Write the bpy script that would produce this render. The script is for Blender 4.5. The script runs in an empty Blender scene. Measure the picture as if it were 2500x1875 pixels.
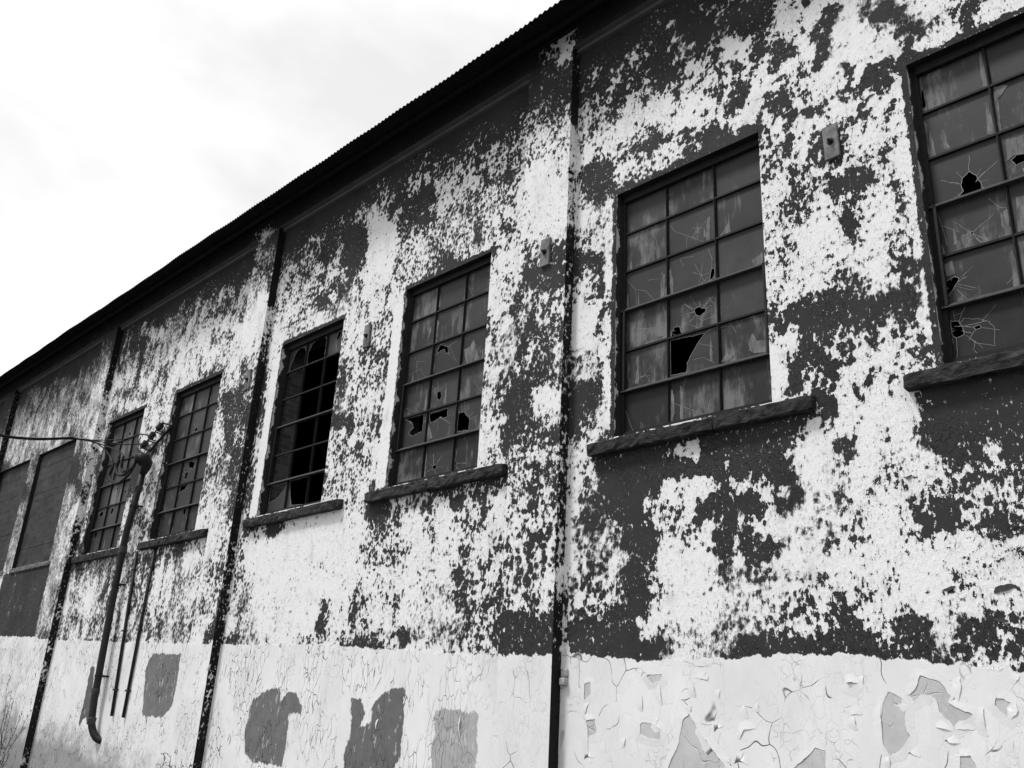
import bpy, bmesh, math, random
import numpy as np
from mathutils import Vector, Matrix
from mathutils.geometry import tessellate_polygon
S = bpy.context.scene
R = math.radians

# ---------------- camera, sky, sun, exposure ----------------
cam_d = bpy.data.cameras.new('camera'); cam = bpy.data.objects.new('camera', cam_d)
S.collection.objects.link(cam); S.camera = cam
cam_d.sensor_width = 36; cam_d.lens = 31.795; cam_d.clip_end = 3000; cam_d.clip_start = 0.05
cam.matrix_world = Matrix(((0.70842717, 0.21312833, 0.67283524, 0), (0.70389849, -0.28299065, -0.65149307, -6.0),
                           (0.05155445, 0.9351431, -0.35049897, 1.6), (0, 0, 0, 1)))
SUN_EL, SUN_AZ = R(60), R(212)        # azimuth measured clockwise from +y
w = bpy.data.worlds.new("World"); S.world = w; w.use_nodes = True
nt = w.node_tree; nt.nodes.clear()
def N(t, typ, **k):
    n = t.nodes.new(typ)
    for a, b in k.items(): setattr(n, a, b)
    return n
sky = N(nt, 'ShaderNodeTexSky', sky_type='NISHITA'); sky.sun_disc = False
sky.sun_elevation = SUN_EL; sky.sun_rotation = SUN_AZ
bw = N(nt, 'ShaderNodeRGBToBW'); nt.links.new(sky.outputs[0], bw.inputs[0])
b1 = N(nt, 'ShaderNodeBackground'); b1.inputs[1].default_value = 0.05; nt.links.new(bw.outputs[0], b1.inputs[0])
tc = N(nt, 'ShaderNodeTexCoord'); mp = N(nt, 'ShaderNodeMapping'); mp.inputs['Scale'].default_value = (1.6, 1.6, 3.2)
nt.links.new(tc.outputs['Generated'], mp.inputs[0])
cn = N(nt, 'ShaderNodeTexNoise'); cn.inputs['Scale'].default_value = 1.3; cn.inputs['Detail'].default_value = 5; cn.inputs['Roughness'].default_value = .5
cn.inputs['Distortion'].default_value = .4
nt.links.new(mp.outputs[0], cn.inputs[0])
cr = N(nt, 'ShaderNodeMapRange'); cr.inputs[1].default_value = .36; cr.inputs[2].default_value = .62; cr.inputs[3].default_value = .645; cr.inputs[4].default_value = 1.0
nt.links.new(cn.outputs[0], cr.inputs[0])
b2 = N(nt, 'ShaderNodeBackground'); b2.inputs[1].default_value = 1.0; sx = N(nt, 'ShaderNodeSeparateXYZ'); nt.links.new(tc.outputs['Generated'], sx.inputs[0])
gy = N(nt, 'ShaderNodeMapRange'); gy.inputs[1].default_value = -.9; gy.inputs[2].default_value = .15; gy.inputs[3].default_value = .62; gy.inputs[4].default_value = 1.0   # unseen sky behind the camera dimmed so sun shadows come out deeper
nt.links.new(sx.outputs[1], gy.inputs[0])
ml = N(nt, 'ShaderNodeMath', operation='MULTIPLY'); nt.links.new(cr.outputs[0], ml.inputs[0]); nt.links.new(gy.outputs[0], ml.inputs[1]); nt.links.new(ml.outputs[0], b2.inputs[0])
ad = N(nt, 'ShaderNodeAddShader'); nt.links.new(b1.outputs[0], ad.inputs[0]); nt.links.new(b2.outputs[0], ad.inputs[1])
wo = N(nt, 'ShaderNodeOutputWorld'); nt.links.new(ad.outputs[0], wo.inputs[0])
sd = bpy.data.lights.new('sun', 'SUN'); sd.energy = 2.3; sd.angle = R(10); sd.color = (1, 1, 1)
sun = bpy.data.objects.new('sun', sd); S.collection.objects.link(sun)
sdir = Vector((math.sin(SUN_AZ) * math.cos(SUN_EL), math.cos(SUN_AZ) * math.cos(SUN_EL), math.sin(SUN_EL)))
sun.rotation_euler = sdir.to_track_quat('Z', 'Y').to_euler()
S.view_settings.view_transform = 'Standard'; S.view_settings.look = 'None'; S.view_settings.gamma = 1
S.view_settings.exposure = 0.22
S.cycles.max_bounces = 4; S.cycles.diffuse_bounces = 2; S.cycles.glossy_bounces = 1

# ---------------- survey of the wall (metres, wall plane y = 0) ----------------
PATCH=[(0.135,[(-10.395,1.706),(-10.034,1.837),(-9.808,1.84),(-9.772,1.701),(-9.63,1.808),(-9.46,1.793),(-9.294,1.644),(-9.308,1.569),(-9.551,1.562),(-9.53,1.286),(-9.556,1.006),(-10.173,1.016),(-10.399,1.105),(-10.475,1.293),(-10.439,1.543)]),(0.12,[(-8.383,1.755),(-8.186,1.751),(-8.117,1.598),(-8.19,1.473),(-7.986,1.541),(-8.012,1.693),(-7.871,1.803),(-7.673,1.867),(-7.484,1.877),(-7.462,1.56),(-7.462,1.229),(-7.599,1.079),(-8.38,1.024),(-8.397,1.249),(-8.319,1.422)]),(0.34,[(-7.013,1.682),(-6.61,1.693),(-6.608,1.672),(-6.395,1.672),(-6.393,1.112),(-6.981,1.068),(-7.015,1.339),(-6.987,1.479)]),(0.15,[(-13.37,2.281),(-12.489,2.255),(-12.453,1.784),(-12.502,1.536),(-12.738,1.429),(-13.358,1.409),(-13.439,1.693),(-13.528,2.103)]),(0.1,[(-15.577,2.114),(-15.396,2.099),(-15.319,1.745),(-15.193,1.205),(-15.394,1.364),(-15.607,1.13),(-15.556,1.656)])]
PEEL=[[(-4.11,1.729),(-4.07,1.677),(-4.032,1.604),(-3.967,1.554),(-3.916,1.495),(-3.86,1.437),(-3.781,1.361),(-4.309,1.324),(-4.28,1.411),(-4.217,1.5),(-4.165,1.695)],[(-4.559,1.654),(-4.463,1.652),(-4.37,1.611),(-4.377,1.535),(-4.566,1.559)],[(-4.507,2.007),(-4.352,2.013),(-4.374,1.956),(-4.462,1.944)],[(-5.139,1.938),(-5.073,1.951),(-5.07,1.854),(-5.135,1.805)],[(-5.114,1.651),(-5.016,1.66),(-4.997,1.551),(-5.093,1.523)],[(-5.389,1.569),(-5.337,1.559),(-5.373,1.403),(-5.386,1.391)],[(-5.427,2.048),(-5.322,2.054),(-5.319,1.973),(-5.415,1.973)],[(-2.598,1.914),(-2.518,1.878),(-2.483,1.843),(-2.505,1.769),(-2.504,1.679),(-2.483,1.653),(-2.549,1.57),(-2.621,1.525),(-2.663,1.6),(-2.667,1.718),(-2.64,1.839)],[(-2.473,1.888),(-2.416,1.935),(-2.389,2.009),(-2.271,1.973),(-2.216,1.893),(-2.234,1.848),(-2.179,1.819),(-2.098,1.791),(-2.216,1.691),(-2.29,1.802),(-2.295,1.838),(-2.309,1.882),(-2.391,1.899),(-2.455,1.834)],[(-1.957,1.889),(-1.88,1.865),(-1.866,1.815),(-1.893,1.763),(-1.971,1.846)],[(-3.184,1.487),(-3.125,1.548),(-3.05,1.538),(-3.059,1.411),(-3.324,1.392)],[(-2.201,1.555),(-2.14,1.558),(-2.098,1.477),(-2.211,1.469)],[(-2.877,1.963),(-2.793,1.964),(-2.849,1.92)]]
SLIT=[[(-4.374,1.968),(-4.368,1.877),(-4.354,1.788)],[(-4.098,1.964),(-4.064,1.926),(-4.046,1.85)],[(-3.845,1.907),(-3.847,1.843)],[(-3.644,1.805),(-3.628,1.764),(-3.611,1.719)],[(-4.088,1.789),(-4.11,1.729)],[(-3.858,1.695),(-3.87,1.647),(-3.821,1.654)],[(-3.664,1.494),(-3.691,1.437),(-3.631,1.411)],[(-4.705,1.535),(-4.722,1.462)],[(-4.049,1.986),(-3.948,1.976),(-3.934,2.003)],[(-5.084,1.782),(-5.131,1.698)],[(-4.39,1.687),(-4.412,1.642),(-4.37,1.611)],[(-3.539,1.818),(-3.523,1.772)],[(-3.686,1.568),(-3.658,1.64),(-3.559,1.65)],[(-5.097,1.64),(-5.081,1.385),(-5.024,1.366)],[(-4.917,1.508),(-4.899,1.418)],[(-4.552,1.863),(-4.536,1.739)],[(-3.767,1.402),(-3.916,1.495),(-4.044,1.635)],[(-2.436,2.023),(-2.41,1.99),(-2.4,1.954)],[(-2.485,1.838),(-2.508,1.787)],[(-2.836,1.759),(-2.83,1.712),(-2.817,1.675)],[(-2.63,1.529),(-2.627,1.463)],[(-1.895,1.655),(-1.896,1.589),(-1.879,1.565)],[(-1.852,1.874),(-1.845,1.815),(-1.893,1.763)],[(-2.327,1.711),(-2.274,1.702),(-2.221,1.687)],[(-2.211,1.7),(-2.158,1.7),(-2.096,1.705)],[(-2.502,1.559),(-2.476,1.543),(-2.439,1.532)],[(-2.877,1.963),(-2.793,1.964)],[(-2.65,1.839),(-2.662,1.718),(-2.661,1.6),(-2.63,1.529)],[(-2.201,1.559),(-2.204,1.495)],[(-2.033,1.831),(-2.042,1.724),(-2.022,1.674)],[(-2.266,1.646),(-2.256,1.62),(-2.193,1.623)],[(-2.817,1.806),(-2.82,1.764)],[(-2.862,1.767),(-2.779,1.768)],[(-3.042,1.637),(-3.043,1.547)],[(-2.753,2.003),(-2.758,1.95)],[(-1.994,1.567),(-1.927,1.509)],[(-2.149,2.001),(-2.147,1.938),(-2.177,1.841)],[(-3.536,1.818),(-3.517,1.768)],[(-1.847,1.959),(-1.811,2.011)]]
HOLES={'A': [[(-4.063,5.086),(-4.013,5.091),(-3.986,5.063),(-3.952,5.059),(-3.959,5.022),(-4.009,4.998),(-4.05,5.016),(-4.071,5.049)],[(-4.31,4.919),(-4.28,4.964),(-4.229,4.96),(-4.206,4.884),(-4.31,4.877)],[(-4.335,4.85),(-3.965,4.818),(-4.036,4.754),(-4.107,4.658),(-4.15,4.593),(-4.159,4.507),(-4.351,4.514)],[(-3.998,4.085),(-3.978,4.097),(-3.959,4.077),(-3.992,4.072)],[(-3.883,5.42),(-3.853,5.406),(-3.858,5.334),(-3.911,5.292),(-3.892,5.372)]],'B': [[(-1.965,4.678),(-1.908,4.691),(-1.883,4.667),(-1.97,4.557),(-1.982,4.587)],[(-1.994,4.37),(-1.92,4.354),(-1.897,4.246),(-1.952,4.235),(-1.992,4.266)],[(-1.767,4.993),(-1.745,4.99),(-1.752,4.971),(-1.768,4.966)],[(-1.831,4.283),(-1.79,4.292),(-1.789,4.266),(-1.825,4.261)],[(-1.767,5.443),(-1.721,5.475),(-1.676,5.425),(-1.66,5.356),(-1.642,5.298),(-1.693,5.289),(-1.818,5.299),(-1.771,5.341),(-1.79,5.391)],[(-1.449,5.448),(-1.41,5.471),(-1.359,5.468),(-1.349,5.403),(-1.42,5.395)]],'D': [[(-7.593,5.574),(-7.541,5.654),(-7.398,5.599),(-7.381,5.498),(-7.435,5.523),(-7.463,5.584),(-7.575,5.559)],[(-7.53,5.069),(-7.471,5.077),(-7.439,5.007),(-7.471,4.952),(-7.521,4.994)],[(-8.109,4.863),(-7.729,4.839),(-7.727,4.643),(-7.914,4.611),(-7.985,4.67),(-7.897,4.716),(-7.939,4.787)],[(-7.635,4.827),(-7.318,4.828),(-7.312,4.725),(-7.474,4.737),(-7.59,4.709)],[(-7.151,4.743),(-7.043,4.731),(-6.936,4.631),(-6.937,4.505),(-7.138,4.523)],[(-7.969,5.57),(-7.933,5.539),(-7.952,5.511)],[(-7.496,4.201),(-7.438,4.202),(-7.419,4.169),(-7.488,4.141)],[(-7.147,4.194),(-7.111,4.198),(-7.095,4.128),(-7.14,4.135)]],'F': [[(-13.593,5.239),(-13.389,5.184),(-13.418,5.078),(-13.572,5.124)],[(-13.659,5.048),(-13.57,5.057),(-13.574,4.947),(-13.667,4.949)],[(-13.745,4.85),(-13.49,4.847),(-13.576,4.771),(-13.739,4.739)],[(-13.501,4.458),(-13.406,4.446),(-13.391,4.348),(-13.458,4.346)],[(-13.587,5.783),(-13.522,5.794),(-13.519,5.724),(-13.617,5.738)]],'E': [[(-16.908,4.788),(-16.734,4.804),(-16.75,4.719),(-16.866,4.707)],[(-16.403,4.801),(-16.295,4.82),(-16.301,4.715),(-16.388,4.701)],[(-16.093,4.788),(-15.995,4.739),(-16.067,4.688)],[(-16.934,4.429),(-16.831,4.443),(-16.832,4.295),(-16.911,4.328)],[(-16.364,4.491),(-16.227,4.452),(-16.275,4.409)],[(-16.336,6.199),(-16.245,6.229),(-16.229,6.132)],[(-16.885,5.395),(-16.786,5.393),(-16.791,5.33)],[(-15.988,5.08),(-15.903,5.08),(-15.914,5.008)],[(-16.356,5.18),(-16.255,5.153),(-16.298,5.122)]]}
CR={'A': [[(-3.986,5.383),(-3.976,5.508)],[(-3.986,5.383),(-4.054,5.514)],[(-3.986,5.383),(-4.077,5.447)],[(-3.986,5.383),(-4.016,5.319)],[(-3.986,5.383),(-3.94,5.281)],[(-3.986,5.383),(-3.909,5.378)],[(-4.312,6.008),(-4.26,5.93),(-4.142,5.844),(-4.055,5.784),(-3.942,5.701)],[(-4.075,5.896),(-3.952,5.851)],[(-4.499,6.005),(-4.468,5.877),(-4.438,5.73)],[(-4.827,5.631),(-4.713,5.472),(-4.697,5.284)],[(-4.713,5.472),(-4.602,5.43),(-4.494,5.292)],[(-4.128,5.817),(-4.145,5.677)],[(-4.212,5.63),(-4.17,5.54)],[(-3.902,5.632),(-3.903,5.578),(-3.864,5.497)],[(-4.205,5.628),(-4.074,5.603)],[(-4.571,5.526),(-4.447,5.5)],[(-3.94,5.268),(-3.89,5.318)],[(-3.985,4.1),(-4.001,4.242)],[(-3.978,4.099),(-3.917,4.164)],[(-4.838,4.338),(-4.736,4.086)],[(-4.332,4.27),(-3.998,4.091)],[(-4.168,5.17),(-4.071,5.049)],[(-3.554,4.554),(-3.379,4.592)],[(-3.816,4.834),(-3.697,4.813),(-3.661,4.741)],[(-4.2,4.987),(-4.073,4.919),(-4.019,4.878)],[(-3.915,5.146),(-3.862,5.065),(-3.932,5.008)],[(-4.043,5.001),(-3.989,4.947),(-3.866,4.956)],[(-4.022,4.738),(-3.888,4.677)],[(-4.094,4.604),(-3.985,4.602),(-3.879,4.526)]],'B': [[(-1.759,4.984),(-1.828,4.988),(-1.826,4.922)],[(-1.759,4.984),(-1.659,4.888)],[(-1.757,5.005),(-1.824,4.976)],[(-1.969,5.231),(-1.93,4.948)],[(-1.623,5.211),(-1.56,5.114),(-1.503,5.081)],[(-1.897,4.629),(-1.779,4.56)],[(-1.906,4.595),(-1.842,4.486)],[(-1.901,4.364),(-1.798,4.335),(-1.733,4.296),(-1.706,4.238),(-1.718,4.113)],[(-1.824,4.161),(-1.718,4.113)],[(-1.854,4.124),(-1.823,4.061)],[(-1.854,4.124),(-1.834,4.183)],[(-1.592,4.532),(-1.506,4.61)],[(-1.842,5.026),(-1.953,5.123)]],'D': [[(-7.151,6.337),(-7.01,6.095)],[(-7.368,5.591),(-7.224,5.364)],[(-6.91,5.062),(-6.786,4.915)],[(-8.095,4.988),(-7.892,4.904)],[(-7.188,5.292),(-6.836,5.452)],[(-8.091,5.401),(-7.871,5.436),(-7.759,5.301)]]}
ST={'A': [[(-4.819,4.867),(-4.617,4.882),(-4.586,4.907),(-4.51,4.914),(-4.495,4.956),(-4.457,4.92),(-4.361,4.913),(-4.362,4.861)],[(-4.715,4.521),(-4.693,4.674),(-4.701,4.783),(-4.67,4.788),(-4.662,4.666),(-4.677,4.512)],[(-3.552,4.614),(-3.51,4.7),(-3.476,4.618),(-3.391,4.607),(-3.384,4.498),(-3.506,4.517),(-3.542,4.551)],[(-3.758,4.582),(-3.733,4.563),(-3.682,4.55),(-3.735,4.509),(-3.826,4.513)],[(-4.302,4.376),(-4.284,4.161),(-4.334,4.072),(-4.323,4.381)],[(-4.231,4.404),(-4.203,4.379),(-4.195,4.082),(-4.229,4.083),(-4.233,4.274)],[(-4.803,4.781),(-4.77,4.693),(-4.793,4.565),(-4.809,4.648)],[(-3.809,5.694),(-3.744,5.752),(-3.701,5.804),(-3.69,5.909),(-3.677,5.726),(-3.671,5.691)],[(-3.907,5.938),(-3.878,5.941),(-3.886,5.681),(-3.921,5.68),(-3.926,5.778)],[(-3.486,5.367),(-3.415,5.381),(-3.381,5.42),(-3.379,5.266),(-3.44,5.267)],[(-4.416,5.56),(-4.371,5.517),(-4.388,5.274),(-4.434,5.274)],[(-4.325,5.557),(-4.289,5.476),(-4.284,5.282),(-4.314,5.292)]],'B': [[(-1.476,6.092),(-1.382,6.053),(-1.458,5.974),(-1.478,5.688),(-1.507,5.722)],[(-1.548,5.988),(-1.527,5.956),(-1.518,5.696),(-1.565,5.719)],[(-1.991,6.067),(-1.961,5.996),(-1.971,5.736),(-1.997,5.747)],[(-1.454,5.624),(-1.322,5.603),(-1.342,5.45),(-1.425,5.478),(-1.468,5.456)],[(-1.547,5.077),(-1.512,5.084),(-1.519,4.959),(-1.505,4.869),(-1.599,4.882),(-1.553,4.897)],[(-1.456,5.148),(-1.376,5.137),(-1.413,4.866),(-1.474,4.884)],[(-1.969,4.809),(-1.912,4.821),(-1.906,4.712),(-1.962,4.709)]],'D': [[(-7.646,6.008),(-7.594,5.959),(-7.64,5.706),(-7.669,5.692)],[(-7.122,5.484),(-7.008,5.497),(-6.959,5.567),(-6.85,5.312),(-7.041,5.256)],[(-7.789,6.015),(-7.728,5.907),(-7.783,5.722)],[(-7.687,4.759),(-7.62,4.704),(-7.537,4.526),(-7.654,4.507)]]}
WHITE=[[(-6.043,8.793),(-6.015,8.848),(-5.794,8.765),(-5.692,8.853),(-5.558,8.844),(-5.51,8.747),(-5.502,8.538),(-5.712,8.607),(-5.744,8.66),(-5.625,8.676),(-5.673,8.758),(-5.778,8.735),(-5.933,8.781),(-5.947,8.746)],[(-12.23,8.704),(-12.142,8.827),(-11.675,8.75),(-11.673,8.634),(-12.027,8.63)],[(-9.144,7.768),(-9.11,8.078),(-8.875,7.727),(-8.565,7.638),(-8.424,7.123),(-8.515,6.801),(-8.974,6.693),(-9.129,7.075),(-9.07,7.35)],[(-2.499,7.456),(-2.351,7.362),(-2.361,7.151),(-2.273,7.016),(-2.279,6.713),(-2.321,6.658),(-2.365,6.624),(-2.39,6.618),(-2.357,6.717),(-2.521,6.849),(-2.592,6.93),(-2.552,7.121),(-2.536,7.215),(-2.466,7.225),(-2.503,7.3)],[(-2.182,6.105),(-2.076,6.107),(-2.038,6.034),(-2.005,5.788),(-2.016,5.612),(-2.206,5.696),(-2.171,5.91),(-2.187,6.053)],[(-1.908,6.712),(-1.606,6.664),(-1.631,6.576),(-1.685,6.535),(-1.848,6.573),(-1.922,6.653)],[(-1.489,6.703),(-1.435,6.752),(-1.17,6.612),(-1.182,6.522),(-1.338,6.601),(-1.432,6.612),(-1.461,6.594),(-1.467,6.662)],[(-2.478,5.962),(-2.31,6.067),(-2.284,6.008),(-2.22,5.951),(-2.297,5.951),(-2.322,5.854),(-2.401,5.845),(-2.522,5.918)],[(-2.724,6.689),(-2.565,6.733),(-2.516,6.806),(-2.657,6.885),(-2.666,6.768),(-2.719,6.757)],[(-2.655,6.446),(-2.557,6.396),(-2.55,6.287),(-2.598,6.301),(-2.654,6.348)],[(-2.128,5.661),(-2.023,5.615),(-2.043,5.428),(-2.009,5.339),(-2.034,5.241),(-2.014,5.03),(-2.008,4.963),(-2.063,4.967),(-2.062,4.847),(-2.026,4.795),(-2.02,4.599),(-2.0,4.418),(-2.04,4.295),(-2.144,4.325),(-2.115,4.475),(-2.094,4.739),(-2.071,4.826),(-2.139,4.914),(-2.108,5.146),(-2.116,5.273),(-2.103,5.327),(-2.17,5.388),(-2.132,5.474),(-2.138,5.562)],[(-2.641,5.861),(-2.577,5.842),(-2.582,5.781),(-2.634,5.748)],[(-2.804,5.574),(-2.618,5.535),(-2.669,5.396),(-2.742,5.3),(-2.834,5.158)],[(-2.488,5.291),(-2.288,5.316),(-2.299,5.119),(-2.51,5.214)],[(-3.008,7.611),(-2.834,7.504),(-2.941,7.449),(-2.986,7.324),(-3.08,7.357),(-3.018,7.441)],[(-2.797,7.503),(-2.661,7.558),(-2.676,7.353),(-2.782,7.321),(-2.812,7.415)],[(-2.888,7.245),(-2.793,7.285),(-2.774,7.033),(-2.858,6.997),(-3.043,7.015),(-3.118,7.024),(-2.992,7.071),(-2.888,7.097)],[(-3.62,7.512),(-3.583,7.651),(-3.378,7.554),(-3.386,7.379),(-3.43,7.315),(-3.446,7.413),(-3.527,7.459),(-3.621,7.467)],[(-4.458,7.442),(-4.222,7.39),(-4.19,7.2),(-4.225,7.104),(-4.555,7.208),(-4.592,7.308)],[(-4.04,7.353),(-3.909,7.216),(-3.761,7.094),(-3.96,6.918),(-4.227,6.991),(-4.225,7.104),(-4.044,7.149)],[(-4.904,7.258),(-4.868,7.373),(-4.653,7.315),(-4.665,7.156),(-4.826,7.126),(-4.903,7.162)],[(-3.285,6.976),(-3.145,6.881),(-3.272,6.842),(-3.282,6.639),(-3.547,6.674),(-3.524,6.758),(-3.343,6.794)],[(-4.818,7.505),(-4.717,7.527),(-4.617,7.452),(-4.629,7.351),(-4.741,7.382)],[(-4.38,2.952),(-3.827,2.843),(-3.824,2.656),(-3.641,2.551),(-3.752,2.506),(-3.831,2.459),(-3.834,2.365),(-4.061,2.373),(-4.289,2.388),(-4.383,2.513),(-4.278,2.608),(-4.314,2.765)],[(-4.347,3.422),(-4.038,3.397),(-4.04,3.308),(-4.269,3.337)],[(-3.415,3.132),(-3.116,3.083),(-3.202,2.948),(-3.439,2.994)],[(-3.271,2.84),(-3.001,2.845),(-3.01,2.721),(-3.292,2.757)],[(-4.558,2.436),(-4.431,2.454),(-4.451,2.386),(-4.49,2.288),(-4.519,2.35)],[(-2.609,3.08),(-2.455,3.129),(-2.448,2.927),(-2.516,2.769),(-2.611,2.91)],[(-1.908,2.285),(-1.799,2.281),(-1.812,2.225),(-1.86,2.226)],[(-2.48,2.733),(-2.205,2.799),(-2.186,2.585),(-2.355,2.44),(-2.482,2.572)],[(-2.659,2.232),(-2.519,2.26),(-2.532,2.193),(-2.637,2.176)],[(-2.257,2.325),(-2.14,2.304),(-2.138,2.221),(-2.257,2.212)],[(-4.253,3.838),(-4.184,3.826),(-4.125,3.85),(-3.962,3.813),(-3.974,3.715),(-4.108,3.687),(-4.225,3.756),(-4.314,3.746)],[(-3.994,3.693),(-3.961,3.679),(-3.968,3.582),(-3.987,3.584)],[(-3.73,3.593),(-3.699,3.588),(-3.715,3.519)],[(-3.125,3.664),(-3.032,3.64),(-2.997,3.581),(-2.943,3.64),(-2.962,3.382),(-3.094,3.417),(-3.153,3.486),(-3.14,3.56),(-3.252,3.571),(-3.209,3.61)],[(-3.292,4.357),(-3.239,4.377),(-3.176,4.311),(-3.191,4.046),(-3.292,4.044)],[(-4.327,3.502),(-4.179,3.539),(-3.923,3.51),(-3.89,3.393),(-4.347,3.455)],[(-3.145,4.536),(-3.055,4.512),(-3.069,4.416),(-3.127,4.415)],[(-1.807,3.398),(-1.772,3.398),(-1.779,3.341),(-1.813,3.353)],[(-1.729,3.554),(-1.712,3.545),(-1.769,3.47),(-1.805,3.463)],[(-2.752,3.958),(-2.628,3.841),(-2.36,3.961),(-2.234,3.86),(-2.231,3.688),(-2.297,3.63),(-2.285,3.488),(-2.19,3.402),(-2.315,3.458),(-2.425,3.726),(-2.566,3.718),(-2.779,3.797)],[(-2.151,3.763),(-2.125,3.758),(-2.13,3.717)],[(-2.92,3.749),(-2.858,3.662),(-2.854,3.512),(-2.912,3.448),(-2.956,3.47)],[(-5.294,3.502),(-5.224,3.502),(-5.198,3.427),(-5.278,3.401)],[(-5.409,3.417),(-5.315,3.442),(-5.306,3.199),(-5.388,3.208)],[(-7.234,3.784),(-7.069,3.721),(-6.998,3.241),(-7.169,3.257)],[(-6.369,3.503),(-6.189,3.482),(-6.192,3.347),(-6.371,3.366)],[(-7.666,3.58),(-7.499,3.583),(-7.309,3.126),(-7.574,2.942)],[(-5.443,3.098),(-5.303,3.102),(-5.294,2.859),(-5.433,2.86)],[(-5.417,2.501),(-5.303,2.513),(-5.347,2.457),(-5.435,2.377)],[(-5.406,5.235),(-5.129,5.158),(-5.101,5.007),(-5.26,4.998),(-5.409,4.965)],[(-5.892,4.686),(-5.562,4.653),(-5.538,4.427),(-5.877,4.435)],[(-4.993,4.448),(-4.878,4.461),(-4.874,4.215),(-4.952,4.137)],[(-6.572,4.499),(-6.409,4.478),(-6.278,4.452),(-6.43,4.387)],[(-5.41,3.748),(-5.254,3.724),(-5.285,3.583),(-5.404,3.599)],[(-5.385,4.027),(-5.288,4.01),(-5.189,3.89),(-5.405,3.907)],[(-6.149,7.445),(-5.782,7.282),(-5.521,6.802),(-5.506,6.442),(-5.668,6.386),(-5.929,6.507),(-6.098,6.643)],[(-5.496,6.52),(-5.373,6.472),(-5.242,6.49),(-5.149,6.419),(-5.158,6.287),(-5.287,6.267),(-5.436,6.369)],[(-5.403,5.489),(-5.111,5.422),(-5.105,5.171),(-5.407,5.245)],[(-5.009,5.814),(-4.912,5.824),(-4.918,5.467),(-4.967,5.503)],[(-6.367,6.4),(-6.178,6.503),(-6.159,5.995),(-6.295,6.039)],[(-10.788,3.668),(-9.776,3.755),(-8.737,3.759),(-8.5,3.113),(-8.603,2.576),(-9.151,2.876),(-9.254,2.434),(-10.426,2.405),(-10.738,3.151)]]
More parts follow.
